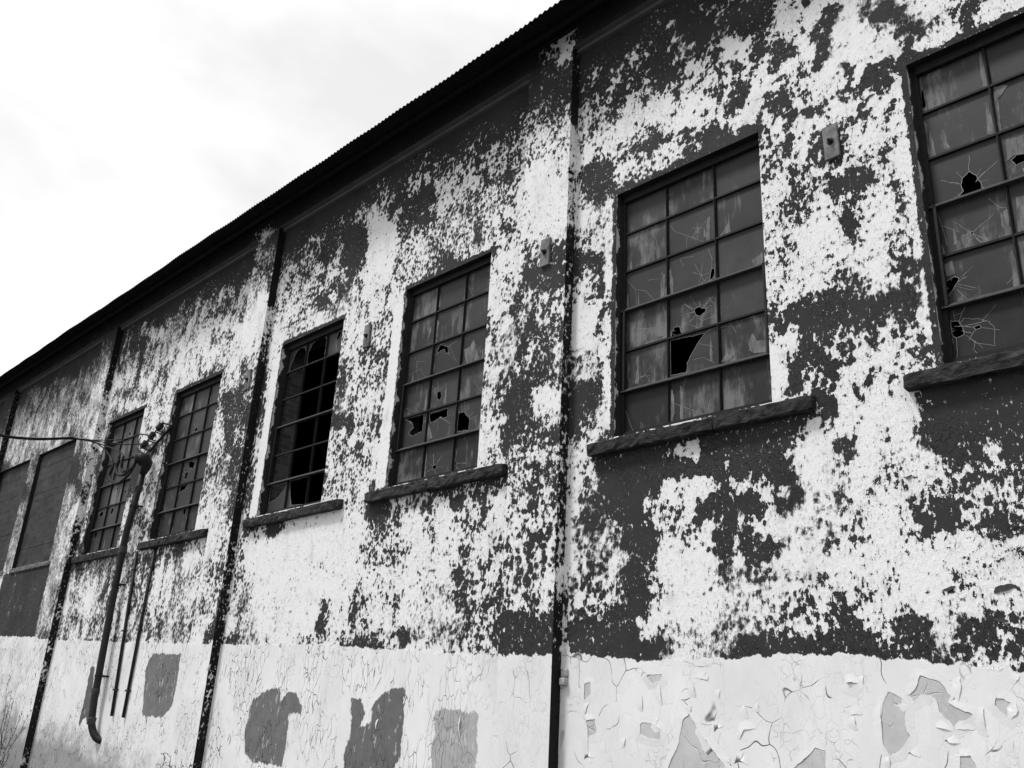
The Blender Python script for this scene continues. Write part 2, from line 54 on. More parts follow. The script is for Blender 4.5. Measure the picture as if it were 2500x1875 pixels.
DARKS=[[(-10.032,8.136),(-9.192,7.786),(-9.131,7.446),(-9.276,7.272),(-9.392,6.94),(-9.551,7.291),(-9.696,7.788)],[(-1.568,6.865),(-1.438,6.782),(-1.489,6.703),(-1.473,6.61),(-1.534,6.565),(-1.619,6.551),(-1.607,6.776)],[(-2.667,7.476),(-2.511,7.42),(-2.514,7.275),(-2.545,7.21),(-2.584,7.047),(-2.618,6.944),(-2.71,6.874)],[(-2.17,7.247),(-2.05,7.15),(-2.013,6.968),(-2.117,6.953),(-2.184,7.093)],[(-2.014,6.871),(-1.916,6.851),(-1.899,6.726),(-1.959,6.665),(-2.028,6.734),(-2.063,6.852)],[(-2.36,7.263),(-2.243,7.16),(-2.282,7.093),(-2.36,7.16)],[(-2.287,6.678),(-2.028,6.582),(-2.045,6.412),(-2.106,6.577),(-2.205,6.518),(-2.134,6.442),(-2.242,6.377),(-2.245,6.52),(-2.332,6.529),(-2.366,6.605)],[(-2.86,4.798),(-2.705,4.742),(-2.557,4.663),(-2.295,4.631),(-2.241,4.677),(-2.102,4.594),(-2.119,4.499),(-2.217,4.42),(-2.35,4.506),(-2.46,4.413),(-2.626,4.474),(-2.877,4.561)],[(-2.188,5.353),(-2.104,5.319),(-2.111,5.255),(-2.188,5.277)],[(-2.153,5.188),(-2.107,5.154),(-2.125,4.981),(-2.177,5.025)],[(-2.145,4.852),(-2.071,4.826),(-2.108,4.604),(-2.154,4.633),(-2.189,4.771)],[(-2.614,5.489),(-2.499,5.531),(-2.504,5.471),(-2.578,5.439),(-2.508,5.333),(-2.56,5.267),(-2.519,5.2),(-2.551,5.093),(-2.555,5.231),(-2.629,5.301),(-2.672,5.361),(-2.704,5.365)],[(-2.721,5.795),(-2.374,5.699),(-2.417,5.567),(-2.584,5.655),(-2.647,5.573),(-2.722,5.667)],[(-2.181,5.495),(-2.133,5.466),(-2.153,5.414),(-2.201,5.443)],[(-2.598,4.815),(-2.538,4.804),(-2.535,4.746),(-2.568,4.716)],[(-3.109,7.363),(-2.978,7.309),(-2.884,7.158),(-2.918,7.072),(-3.013,7.19),(-3.04,7.056),(-3.172,7.096),(-3.109,7.18)],[(-3.213,6.864),(-3.059,6.732),(-3.028,6.634),(-3.268,6.735),(-3.263,6.837)],[(-4.191,7.11),(-4.156,7.172),(-4.044,7.138),(-4.079,7.065)],[(-3.633,6.844),(-3.538,6.914),(-3.485,6.973),(-3.478,7.133),(-3.389,7.085),(-3.397,6.907),(-3.459,6.853)],[(-3.518,7.431),(-3.446,7.402),(-3.422,7.245),(-3.464,7.224),(-3.512,7.306)],[(-4.187,6.575),(-3.86,6.599),(-3.55,6.591),(-3.303,6.618),(-3.299,6.503),(-3.655,6.504),(-3.969,6.499)],[(-3.898,6.789),(-3.708,6.752),(-3.712,6.636),(-3.88,6.651)],[(-4.676,6.975),(-4.228,6.891),(-4.413,6.876),(-4.651,6.894)],[(-3.58,8.022),(-3.193,7.827),(-3.184,7.607),(-3.377,7.576),(-3.487,7.686),(-3.584,7.907)],[(-3.033,6.546),(-2.739,6.478),(-2.807,6.424),(-3.018,6.488)],[(-4.848,3.523),(-4.581,3.487),(-4.58,3.191),(-4.399,3.074),(-4.4,2.969),(-4.529,2.836),(-4.499,2.659),(-4.499,2.503),(-4.698,2.472),(-4.832,2.494),(-4.833,2.558),(-4.699,2.567),(-4.721,2.712),(-4.754,2.852),(-4.6,2.987),(-4.777,3.036),(-4.757,3.168),(-4.632,3.197),(-4.845,3.366)],[(-3.747,2.18),(-3.654,2.254),(-3.555,2.287),(-3.454,2.23),(-3.286,2.206),(-3.193,2.258),(-3.045,2.228),(-3.051,2.144),(-3.724,2.145)],[(-4.83,2.335),(-4.657,2.323),(-4.529,2.198),(-4.48,2.16),(-4.827,2.157)],[(-4.451,2.31),(-4.356,2.248),(-4.292,2.151),(-4.5,2.154)],[(-3.801,3.084),(-3.687,3.095),(-3.674,2.995),(-3.738,2.895),(-3.753,2.703),(-3.805,2.692),(-3.815,2.917),(-3.831,2.98)],[(-3.601,2.891),(-3.493,2.889),(-3.481,2.815),(-3.53,2.819)],[(-3.383,2.966),(-3.265,2.947),(-3.27,2.854),(-3.335,2.831)],[(-3.801,3.357),(-3.507,3.295),(-3.471,3.184),(-3.683,3.186),(-3.813,3.24)],[(-3.272,3.234),(-3.142,3.276),(-3.108,3.198),(-3.268,3.159)],[(-3.045,2.228),(-2.969,2.285),(-2.895,2.334),(-2.726,2.297),(-2.699,2.221),(-2.6,2.231),(-2.664,2.17),(-2.609,2.133),(-2.773,2.14),(-3.05,2.163)],[(-2.56,2.311),(-2.438,2.369),(-2.29,2.357),(-2.271,2.308),(-2.313,2.141),(-2.429,2.149),(-2.424,2.258),(-2.463,2.253),(-2.459,2.167),(-2.513,2.132),(-2.535,2.168)],[(-2.14,2.351),(-2.027,2.323),(-1.977,2.363),(-1.862,2.341),(-1.77,2.297),(-1.755,2.269),(-1.778,2.157),(-1.845,2.135),(-1.921,2.227),(-1.913,2.285),(-2.007,2.258),(-2.012,2.218),(-1.942,2.148),(-2.01,2.137),(-2.046,2.219),(-2.132,2.268)],[(-2.172,3.099),(-2.083,3.062),(-2.041,2.948),(-2.1,2.91),(-2.191,2.926),(-2.161,3.026)],[(-1.883,2.93),(-1.762,2.941),(-1.683,2.865),(-1.698,2.836),(-1.871,2.842)],[(-2.315,3.078),(-2.206,3.071),(-2.216,3.039),(-2.294,3.022),(-2.311,2.991)],[(-2.253,2.932),(-2.186,2.912),(-2.193,2.849),(-2.231,2.84)],[(-2.847,3.222),(-2.822,3.219),(-2.827,3.099),(-2.852,3.109)],[(-4.798,3.898),(-4.124,3.901),(-2.984,3.877),(-3.028,3.808),(-3.235,3.73),(-3.135,3.635),(-3.252,3.571),(-3.154,3.471),(-3.215,3.375),(-3.333,3.453),(-3.585,3.475),(-3.895,3.522),(-4.326,3.569),(-4.529,3.48),(-4.848,3.523),(-4.854,3.907)],[(-3.166,4.334),(-3.033,4.341),(-2.997,4.155),(-3.092,4.057),(-3.181,4.084)],[(-2.219,3.871),(-1.541,3.861),(-1.614,3.32),(-1.678,3.324),(-1.8,3.318),(-2.006,3.352),(-2.137,3.414),(-2.168,3.481),(-2.171,3.578),(-2.225,3.687),(-2.224,3.757)],[(-2.792,3.635),(-2.693,3.588),(-2.701,3.494),(-2.767,3.491),(-2.798,3.562),(-2.84,3.599)],[(-2.834,4.291),(-2.784,4.223),(-2.767,4.054),(-2.821,4.043),(-2.868,4.14),(-2.904,4.188),(-2.897,4.291)],[(-2.614,3.913),(-2.558,3.886),(-2.597,3.857)],[(-2.15,4.273),(-2.095,4.221),(-2.111,4.137),(-2.143,4.145)],[(-2.269,3.582),(-2.21,3.578),(-2.226,3.484),(-2.258,3.497)],[(-2.827,3.967),(-2.76,3.945),(-2.814,3.842),(-2.882,3.848)],[(-6.179,2.514),(-5.523,2.522),(-5.517,2.165),(-6.165,2.172),(-6.176,2.31),(-6.004,2.402),(-6.172,2.416)],[(-5.292,2.513),(-4.83,2.359),(-4.827,2.157),(-5.291,2.177)],[(-5.224,3.52),(-5.04,3.478),(-5.011,3.212),(-5.24,3.29)],[(-7.054,3.729),(-6.853,3.714),(-6.872,3.603),(-6.997,3.639)],[(-6.802,2.958),(-6.711,2.923),(-6.688,2.693),(-6.803,2.699)],[(-6.171,4.919),(-5.567,4.777),(-5.935,4.716),(-5.906,4.472),(-6.13,4.156),(-6.256,4.178),(-6.281,4.495)],[(-5.422,4.662),(-5.126,4.594),(-5.004,4.431),(-5.179,4.352),(-5.399,4.388)],[(-6.15,5.443),(-5.753,5.332),(-6.011,5.272),(-6.032,5.157),(-6.132,5.182)],[(-5.072,3.88),(-4.853,3.853),(-4.848,3.523),(-5.068,3.697)],[(-6.153,6.134),(-5.803,6.016),(-5.647,5.942),(-5.678,5.738),(-5.802,5.744),(-6.142,5.966)],[(-5.324,7.031),(-4.993,6.932),(-4.951,6.682),(-5.036,6.488),(-5.193,6.609),(-5.36,6.878)],[(-5.384,6.032),(-5.036,5.899),(-5.034,5.801),(-5.378,5.874)],[(-8.057,7.95),(-7.841,7.932),(-7.703,7.588),(-8.054,7.643),(-8.146,7.738)],[(-5.095,5.768),(-5.02,5.765),(-4.978,5.486),(-5.088,5.467)],[(-6.959,6.944),(-6.872,6.911),(-6.852,6.698),(-6.922,6.736)],[(-8.555,3.923),(-8.14,3.892),(-8.033,3.677),(-8.231,3.565),(-8.49,3.673)],[(-11.326,3.923),(-10.995,3.861),(-11.225,3.764)],[(-10.692,3.854),(-10.29,3.888),(-10.433,3.621),(-10.56,3.646)],[(-11.305,2.449),(-11.139,2.495),(-10.957,2.478),(-10.919,2.355),(-11.228,2.373)],[(-8.608,2.322),(-8.287,2.357),(-7.962,2.29),(-8.267,2.244),(-8.575,2.249)],[(-9.238,2.813),(-9.138,2.819),(-9.105,2.485),(-9.226,2.4)],[(-8.612,3.01),(-8.517,3.004),(-8.464,2.624),(-8.584,2.576)],[(-7.686,2.443),(-7.504,2.457),(-7.481,2.301),(-7.683,2.314)],[(-12.565,6.101),(-12.085,6.012),(-11.832,5.755),(-12.408,5.716)],[(-12.38,5.632),(-12.095,5.576),(-11.956,5.05),(-12.233,5.096)],[(-9.429,5.149),(-8.992,5.087),(-8.953,4.887),(-9.394,4.984)],[(-8.385,5.987),(-8.285,5.973),(-8.317,5.324),(-8.41,5.422)]]
TABLE = """
0000000000000000000000000000000000000000000000000000000000000000000000000000000000000000000000000000000000000000000000000000000000001465311222221111111233346664224434655554434422333444344545788667548999998674332448999988999876758464546578679989973369968
0000000000000000000000000000000000000000000000000000000000000000000000000000000000000000000000000000000000000000000000000000000000002575311222221111112333356664124435655554434322333444345545788566548999998674332448999988999877768553557489679989984369958
0000000000000000000000000000000000000000000000000000000000000000000000000000000000000000000000000000000000000000000000000000000000013664212222211111112333456653134335655554334312333444345546788566548999998674333547997788799856765656764646748863567348846
0000000000000000000000000000000000000000000000000000000000000000000000000000000000000000000000000000000000000000000000000000000000014653122222221111112332345553344445556665445423444455556678999787558899988654435663566635178567861757557653754635645228753
0000000000000000000000000000000000000000000000000000000000000000000000001111100111111111111221111111122222222222223333333333333333345655455666544333222211223445544444556655456534334545554564687566558787887432222265556354475242412214444221324536253238464
0000000000001111111111111000000000000000000000000000000000000000111123445543323344443333445554443333455655444444555555555555555554455666543455543323332222223457532235554333443334443466654578887555446667789532121134444466365633312344223542335654353126466
3333222222233344554433221111100000000000000000000000000000001112223345676654444455443334456555554444445433234566666544455544556554444567531344432212222222223357422246543223432223332357657776666535435565568763111324541154455544121542213314002112265325554
5554443334456677776544332222222222222223333333333444444444555555555444444444544433332233455566655444444322234665544444444455555544433455422343322222222211122356424566543234542233323566546775456546546564578644212263466433431212002233444325250363247544673
5544444444455555554444445555556666666667777777778888888888888777665443234455544333333334444556655444444332345654333444444445444455545566555444333322221111122344334566543234532223234566557654455536545663477642211282465322321111432414221525550432136765997
4444455444433323344556667778888888888888888888888888888888887776655443344566544333444433334456554443333344455544334444444444444455445565444544333321111001122222122455333323432223222466555445566546325674356632112375787313374521556526866736551231437743893
4445555444333233445566677788888888888888888888888888888888887776655433445665432233454432223455544433233455555443333333333333333444334554334543222211111112222211123454222334432234321565655346566536345454357842334476874232264421455734755655535322386678866
4555655544433344555666777788888888888877777777777788888888887776654323456765421234444321234455555543334444555443333333333333333333333333344542222211101233322111122232234323443233211344444455456664356554579854544466553211231431254746456456424222259995764
5566655544333445566677778888888888877766666556667788888888877776554334556654333334443211234555665543334444554433322334444443333333334443245531122222112221122210012113455556532222323356432355357756456766757654457667764564225143414464556446516335579984543
5676655433233445667777888888888888776654444445667788888777777776554445566554433344433222333445665443344445554444332333344443333333345543345321122343111100111001122224555554454223532245233344356546247878878755556886873474325225413566358467862423378995333
6766554332334556677777788888888887665444333345667888877777777766544445566544333444433222333345665444445554445665422233344433333334455544444321112332110000111000011224445543453224432355554232245655335769989664224786566674333222631667589879952334653499445
7665544433445566777777777778888876554333333345678888777777788765433445565443334455444333323445655444455544456665322333444433333344455432344211111211000000010000001123455654432244423556554322466656457779998875434665667853224412325979699989991322662248755
6655544445556677777777777778888765543222223455678887777778887765444445544433445566555443334456654444455544566765444334454433333333444433343211112332211000000000011122456766431245524655675323567766344589999877767878899863406513435899998989993254753356555
6555444445566777777777777788887654432222223456788877777788887665444444444455566666665554445566544444555555567766654445565544444322344444433322135654322212221000111211126875444676536756775423467765543469778888765889999986514312205999999999974523663466555
5554433455667888887777777888876543211111123467888877777777776655455555566777777777666655555555544555555555566666555556776555443322334454433333344455433322221111123321247634455678877767787654456666534698676687644789999987443231314999999999864444673655555
5444334556678888877777778888765432111111234567777777777777666555555555677888777776666665555544555554444434455555566666666554433223334555544333444544433322221112345422356655456788887767887675577776423577766777534689998786567230225989999999764547687544455
4444445566788888777777777887655433233333445566667778777666655555555556678887777777666665555555555444444344445555667766665543223333334555444443345444433333333333346423666555467888777654345566554456444456666665345689984345566445364478999998730649988344455
4444556667788777777777777766555444444455555556666777666655555555555556666677787777666666555444444455544444444555556666654332222222235654444444444444333344566554345314765433467888775432224676775577775445444553345799853237447222243577899997711775653434475
4445556667777777777777666555555555555555556666666666655555555555555555555567777776666665554444444444444555554444445555433322222223345566654444444443334455666654345433234333456777653223334566677887886542223333346998532215566434236347789987300852452543357
5555566666667777777766666655555555555566666666666666655555555555555544444556666666666665544444433323345555444433333343333333333344455678765554444332234555555654345554433344445666433333333566778656787752223333468996322237766636555013677876111641342333345
5555556666666667766666666666666666666666666666666666655555555555554443334455555666666555444444333334556554433333333333333333334444455678765555443222234555554433455554344444445454333333333688874555698753334444589876533323776727456211267773112443322233454
5555555555666666666666666666666666666666666666666666665555555554444444444555555555555554444443344445565543333223333333333334444445556788755554322222234444443345555543344555555544333333345667763334699864444444689766655443777689767201124751222253351643575
5555555555566666666666666666666666666666666666666666665555555444444445555555555555555554444444444455665432222222233333344444444555566787655443222222344444444556545543455555555544333333457765753345678766555555566666666675898898676411111432222252353543776
5555555556666666666666666666666666666666666666666666655555444444444444555565555555555544444444444555654312222222333333444444444555556787654322222223344444444456543345565555555544333333247767755676654455555555555666666677898873336512222222221132255665786
5555555666666666666666666666666666666666666666666666655554444444444434455655555555555444444444555555543222223333333334444444444555556887543222223333344444444565434456555555555543333333357654667656645544455555555555555545866446134532222222211124278545885
5555556666666666666666666666666666666666666666666666555544444444444444444444555555555554444445566667654333333333333334444444344554457876433223333334443333345666666566555555555443333333444655677756754445555555555555544431423544235222222222210005386754754
5555666666666666666666666666666666666666666666666666555444444444444444433344455555555554455566777889865433333333333334444333344545567876543333444444433334556666543355555555554443333334445655677646721355555555555544444434224532356222222222100013547846453
5566666666666666666666666666666666666666666666666665554444444444555544333344445556555555566777888998754333333333333333333334444455666667754444455554333345566555432344555555444443333344455556566546502454455555555444444354213223234211111222000012717745356
5666666666666666666666666666666666666666666666665555554444444455555444334455556555555556677888999997643333333344444333333344444456666678765555555543333456665555543444555554444443333444444455656646501564555555554444444445212334123211111121000111645347253
6666666666666666666666666666666666666666666666555555554445555555555555666777776555555566788899999987543333334444444333333444444456655689866666665432234556555554445445555444444443334444444435888756401565555555554444444454221065213300000010000112744544455
6666666666666666666666666666666666666666666666655555555555555666666778898876655555555677888899999976655544444444444333333443333456666789876666654222245666666654444555444444444443344444455546865555412666666555555443333335221352324200000001101222625263563
6666666666666666666666666666666666677777877776665555555556666677788899876544445666666677788899988777887654444444444333333333334566667898877765432222245666666654444444444444555543444455555457755546423666665555567433333335643355337110000025334333146463557
6666666666666666666666666667777778888889988776666555555666777788889998764334556666666677788998876777765555544444444444333333334566667898877654222222346666666654434555444555555444444445554567665555444555555555676433333336743555535111000145558744374473398
6666666666666666666777777888888999999999988776666655566777888899999998766566666665555666778887766655444554444444444443333333334566666788776532222222356666666653456765555555554443444444434577666655654455555555765533333336754678646311110452355777551176485
6666666666677777788888899999999999999999888776666666777888899999999998877776666554445556677766655444444444444444444443333333345666556777764222222222456666666543466765555555444333444333223477656787764665555557755443333333766657655111126531124568422064391
6667777778888888999999999999999999999998877777777777888888889999999988877766665543344555556655544433344444444444444444444444456765556667753222222223455666665433455543455444443333443322223556667888887755555567654455433334664566246311237523311353743162631
7778888899999999999999999999999999988877777777777788888888889999999988777665443333334455555554333333344444444444443333444455567766555566753222222233455666654333223443454444333334654322234535777888866445554676554567544455547874137422276415542122755213742
8899999999999999999999999999999988877777777777778888877777889999999887765543222223344555555544333333344444444433333333444555666654444467653222222334455665543333124545433333333456765332335326766777555345445765544677765565348885447523475225655324576544752
9999999999999999999999999999999887776666667777788777665667899988887766554321122223345556676643222223344444433333333333445555554333444568642222233344455543333343234566433333333567777543333336656765566444457755445678976555546875634444764146765734187563444
9999999999999999999999999999887776666666677777776665545567788777666555432211122234455677886532222122344333333332222223455555432335544566421223333444554333333332344454333333345677898543333456555542465444467654446778987544444545534136852257874533454553413
9999999999999999999999998887766666666667777776655554445666776666655443221111223445566777754322111223333333332222222334555543322345444555433333333444443222333223443333333333356778997433332444334321224545686554456779998665335434435358541457882733543443535
8888999999999999999999887766555555566677887665555444455566666666554332222112345556677765432211122223343322222222223345666432212344434455443333334444332233333334432334333334567789975333544322224431124556755544456788887545554555758657422657224555455575865
8888999988899999999998776555555555666777766554444445555555556666554333222122344567887643322111223344443322222222223346864322223333323444333323334543222344333345433454444335677799754333445443224332246777665444456688877445644316468455313524044564431646845
7778878888889999888776655544555555556655554444444455555555566666554443221122334566764432222223334455543222222222222344432222233222233333332222344432234444444444334445654455556876444543456542222322357874355454355675553357645235533266334505335764523553326
7776667777888777666555444444444455554444444444445555555556666665554432211122223444433334443344444455433222222222223321122333333222333333332234554433456555555443333334434444456654445655444433222223356875344653345555544347534425221377453854434753442522137
6655666666666555444444444444444444444444444444455555556666666665543322222332222233444566554444334455433332222233333222223334443222223433333444445444577656665444322234445444466555545654345433222234457986636766456445554236535633033455344555423653563303345
5555555555444444444444444444444444444444444444455555666666666655444444444332122345566665555443334455443332122333333222233345432111122223344443344455676666765554322235655444566555446654455433223333257755545565331235555235523642014672123555523552364201467
5444444444444455555444444444444444444444444444555555666666666555555555543222233455555555555443344554444332223333333333333444431112221123455433344455555555666654322245555444555554456644455432122332123544455654333246554346632652035753324655434663265203575
4444444445555555555544444444444444444444444455555556666666665566776654322222344444444444554443444444454333333333333333334444332222211235543333444555555445567665322235444555555544566544455432123332222533345432253355444443754763165225335544444375476316515
4444445555556666655443333444444445555555555555555556666555555666765432122334444333444444554444444334443344333333333333444444333322211245432334444444554445678764321133455666655555666545566643123432534433333442463554465765646664154246355446576564666415006
4444555666677776655433344444444555555555566655555555555555566666654322233454443344333445555555443333333332223333333333333444433322211345433344554444555556777654321134566777654445556666687544233433455555634665544544544576336341466554454454457633634176014
4455566777788876654444444444455555555566665555555555555556666666544333344444444444445555555554433333333212233333333333344555433332212455433455555555666665677665221235678887653345445576677665333433444667745778775446434685526204577877544643468552620486013
4556678888888776654444444555555555556666555555555555555666666655444334444434444555556555555444444444433333333334443344556655443333224565423455566567877654688875221356888887543344333675566764444444444677756679985586348895336775667998558634889533631475122
5667888889988776654455555566666666666655555566666555566666665555444444443344555666666666555455555444444454433445444556665544444333334565445545656677877666899974223567778887543455345765446544544555555567767679865776579986346776767986577657998634331365111
6678899999988776655556666666666666666556666666666666666666666555555554444445666666666666666555544344455544334454556666554444544433334565666556556678878777888864345688787776544565466665566545435666766567678799756788679999656767879975678867999907441365310
7789999999988776666666777777777776666666777777766666666777666666666655544566777766667787776554322344555544444445566655544445555444445666766776556677778777777754356778875565555655666665666665567777877876677899767998587887787667789976799858780007551256400
7899999999887777777777777887777777777777777777777777778887776677777766556677877777778987765432234455556655555455666654444556766555456666667876566666777777656643466677754555668667877777778765677877877876666789889996565787787666678988999656500005752157601
8999999999888887888888888887777777777888888888888888899988888888888776667788887777888876654444555566677766555556666554556678877665555556788976665677777766666556766787766556777677777898898756678878877777766677888877687887777776667788887767000004842148612
9999999999888889999888888887777788888888888888888999999988899998888877778889888777777666666667777778888766656677776666677889887765455677899887778888888777777789767888877777877888777889998877788888887688877777688888888888768887777768888867000002842147512
9999999999999999999999988888888889999999889999999999999999999999998887888999887777667777777788888999988776777888877788888999888765566788999988899999998998888887667889988777889998888899999988899988898899989888898889998889889998988889882557000001833136521
9999999999999999999999988888899999999999999999999999999999999999998888889998887777788887788899999999998888899988898888999999888766677889999999999999999999999877778899988778999999999999999998899988999999999988989889998899999999998898312547100000744136531
9999999999999999999999999999999999999999999999999999999999999999998888999998888888999888899999999999999999999999999999999999998776778899999999999999999999999888889999888899999999999999999998998877999999999889999899887799999999988995312438200000754125650
9999999999999999999999999999999999999999999999999999999999999999999999999998889999999999999999999999999999999999999999999999998777889999999999999999999999999999999999999999999999999999999999987646999999999999999998764699999999999575411438400000765215760
9999999999999999999999999999999999999999999999999999999999999999999999999999999999999999999999999999999999999999999999999999998866799999999999999999999999999999999999999999999999999999999999876547999999999999999987654799999999993576411438500000574214861
9999999999999999999999999999999999999999999999999999999999999999999999999999999999999999999999999999999999999999999999999999998656799999999999999999999999999999999999999999999999999999999999867658999999999999999986765899999999103676411348600000484214751
"""
TX0, TZ0, TD = -25.0, 2.0, 0.1
TB = np.array([[int(c) for c in r] for r in TABLE.split()], float)
WL = [(-30, 2.9), (-20.49, 2.696), (-18.28, 2.62), (-17.75, 2.564), (-11.82, 2.37), (-9.23, 2.326), (-7.3, 2.223), (-6.17, 2.161), (-5.53, 2.151),
      (-5.29, 2.185), (-4.54, 2.116), (-3.61, 2.127), (-3.36, 2.149), (-2.83, 2.143), (-2.53, 2.102), (-2.15, 2.08), (-1.79, 2.032), (3, 2.0)]
# windows: x0, x1 ; all share head and foot heights
ZH, ZF = 6.51, 4.05
WIN = dict(A=(-4.861, -3.303), B=(-2.021, -0.463), D=(-8.15, -6.64), C=(-10.968, -9.454), F=(-14.31, -12.74), E=(-17.07, -15.52),
           H=(-20.79, -18.65), G=(-23.45, -21.33))
PW, PL, PX, PY = 0.658, 5.995, -5.405, 0.12        # pilaster width, spacing, right edge of the first, relief
CO = 8.564                                          # underside of the frieze
XL, XR, YB = -30.0, 3.0, 9.0
PX_ALL = [PX - PL * k for k in range(-1, 5)]

def lookup(x, z):
    fx = np.clip((x - TX0) / TD, 0, TB.shape[1] - 1.001); fz = np.clip((z - TZ0) / TD, 0, TB.shape[0] - 1.001)
    i = fx.astype(int); k = fz.astype(int); a = fx - i; b = fz - k
    return (TB[k, i] * (1 - a) + TB[k, i + 1] * a) * (1 - b) + (TB[k + 1, i] * (1 - a) + TB[k + 1, i + 1] * a) * b
PT = np.array([-2.05, -1.6, -1.17, -.83, -.47, -.16, .14, .51, .99, 2.4])     # digit -> share of dark paint, as a normal score
def wearof(x, z): return np.interp(lookup(x, z), range(10), PT)
def sdf(P, x, z):
    P = np.array(P); d = np.full(x.shape, 9.); ins = np.zeros(x.shape, bool)
    for i in range(len(P)):
        ax, az = P[i]; bx, bz = P[(i + 1) % len(P)]
        t = np.clip(((x - ax) * (bx - ax) + (z - az) * (bz - az)) / ((bx - ax) ** 2 + (bz - az) ** 2 + 1e-12), 0, 1)
        d = np.minimum(d, np.hypot(x - ax - t * (bx - ax), z - az - t * (bz - az)))
        c = (az > z) != (bz > z)
        with np.errstate(divide='ignore', invalid='ignore'):
            ins ^= c & (x < (bx - ax) * (z - az) / (bz - az + 1e-12) + ax)
    return np.where(ins, d, -d)

# ---------------- materials ----------------
class T:
    """small helper for writing node maths"""
    def __init__(s, name):
        s.m = bpy.data.materials.new(name); s.m.use_nodes = True; s.t = s.m.node_tree; s.t.nodes.clear()
        s.out = s.n('ShaderNodeOutputMaterial'); s.b = s.n('ShaderNodeBsdfPrincipled'); s.l(s.b.outputs[0], s.out.inputs[0])
        s.co = s.n('ShaderNodeTexCoord').outputs['Object']
    def n(s, typ, **k): return N(s.t, typ, **k)
    def l(s, a, b):
        if isinstance(a, (int, float)): b.default_value = a
        elif isinstance(a, tuple): b.default_value = a
        else: s.t.links.new(a, b)
    def M(s, op, *a, clamp=False):
        n = s.n('ShaderNodeMath', operation=op, use_clamp=clamp)
        for i, v in enumerate(a): s.l(v, n.inputs[i])
        return n.outputs[0]
    def mapr(s, v, a, b, c=0., d=1., smooth=True):
        n = s.n('ShaderNodeMapRange', interpolation_type='SMOOTHSTEP' if smooth else 'LINEAR')
        for i, q in enumerate((v, a, b, c, d)): s.l(q, n.inputs[i])
        return n.outputs[0]
    def mix(s, f, a, b):
        n = s.n('ShaderNodeMix'); s.l(f, n.inputs[0]); s.l(a, n.inputs[2]); s.l(b, n.inputs[3]); return n.outputs[0]
    def sc(s, x, y, z, off=(0, 0, 0)):
        n = s.n('ShaderNodeMapping'); n.inputs['Scale'].default_value = (x, y, z); n.inputs['Location'].default_value = off
        s.l(s.co, n.inputs[0]); return n.outputs[0]
    def noise(s, vec, scale, det=4, ro=.55, dis=0.):
        n = s.n('ShaderNodeTexNoise'); s.l(vec, n.inputs['Vector'])
        for a, b in (('Scale', scale), ('Detail', det), ('Roughness', ro), ('Distortion', dis)): n.inputs[a].default_value = b
        return n.outputs[0]
    def vor(s, vec, scale, feat='DISTANCE_TO_EDGE', out='Distance'):
        n = s.n('ShaderNodeTexVoronoi', feature=feat); s.l(vec, n.inputs['Vector']); n.inputs['Scale'].default_value = scale
        return n.outputs[out]
    def warp(s, vec, noise_scale, amt):
        n = s.n('ShaderNodeTexNoise'); s.l(vec, n.inputs['Vector']); n.inputs['Scale'].default_value = noise_scale; n.inputs['Detail'].default_value = 1
        a = s.n('ShaderNodeVectorMath', operation='SUBTRACT'); s.l(n.outputs['Color'], a.inputs[0]); a.inputs[1].default_value = (.5, .5, .5)
        b = s.n('ShaderNodeVectorMath', operation='SCALE'); s.l(a.outputs[0], b.inputs[0]); b.inputs['Scale'].default_value = amt
        c = s.n('ShaderNodeVectorMath', operation='ADD'); s.l(vec, c.inputs[0]); s.l(b.outputs[0], c.inputs[1]); return c.outputs[0]
    def attr(s, name): return s.n('ShaderNodeAttribute', attribute_name=name).outputs['Fac']
    def fin(s, col, rough=.8, bump=None, dist=.01, strength=1., spec=.3, metal=0.):
        s.l(col, s.b.inputs['Base Color']); s.l(rough, s.b.inputs['Roughness']); s.l(metal, s.b.inputs['Metallic'])
        s.b.inputs['Specular IOR Level'].default_value = spec
        if bump is not None:
            b = s.n('ShaderNodeBump'); b.inputs['Distance'].default_value = dist; b.inputs['Strength'].default_value = strength
            s.l(bump, b.inputs['Height']); s.l(b.outputs[0], s.b.inputs['Normal'])
        return s.m

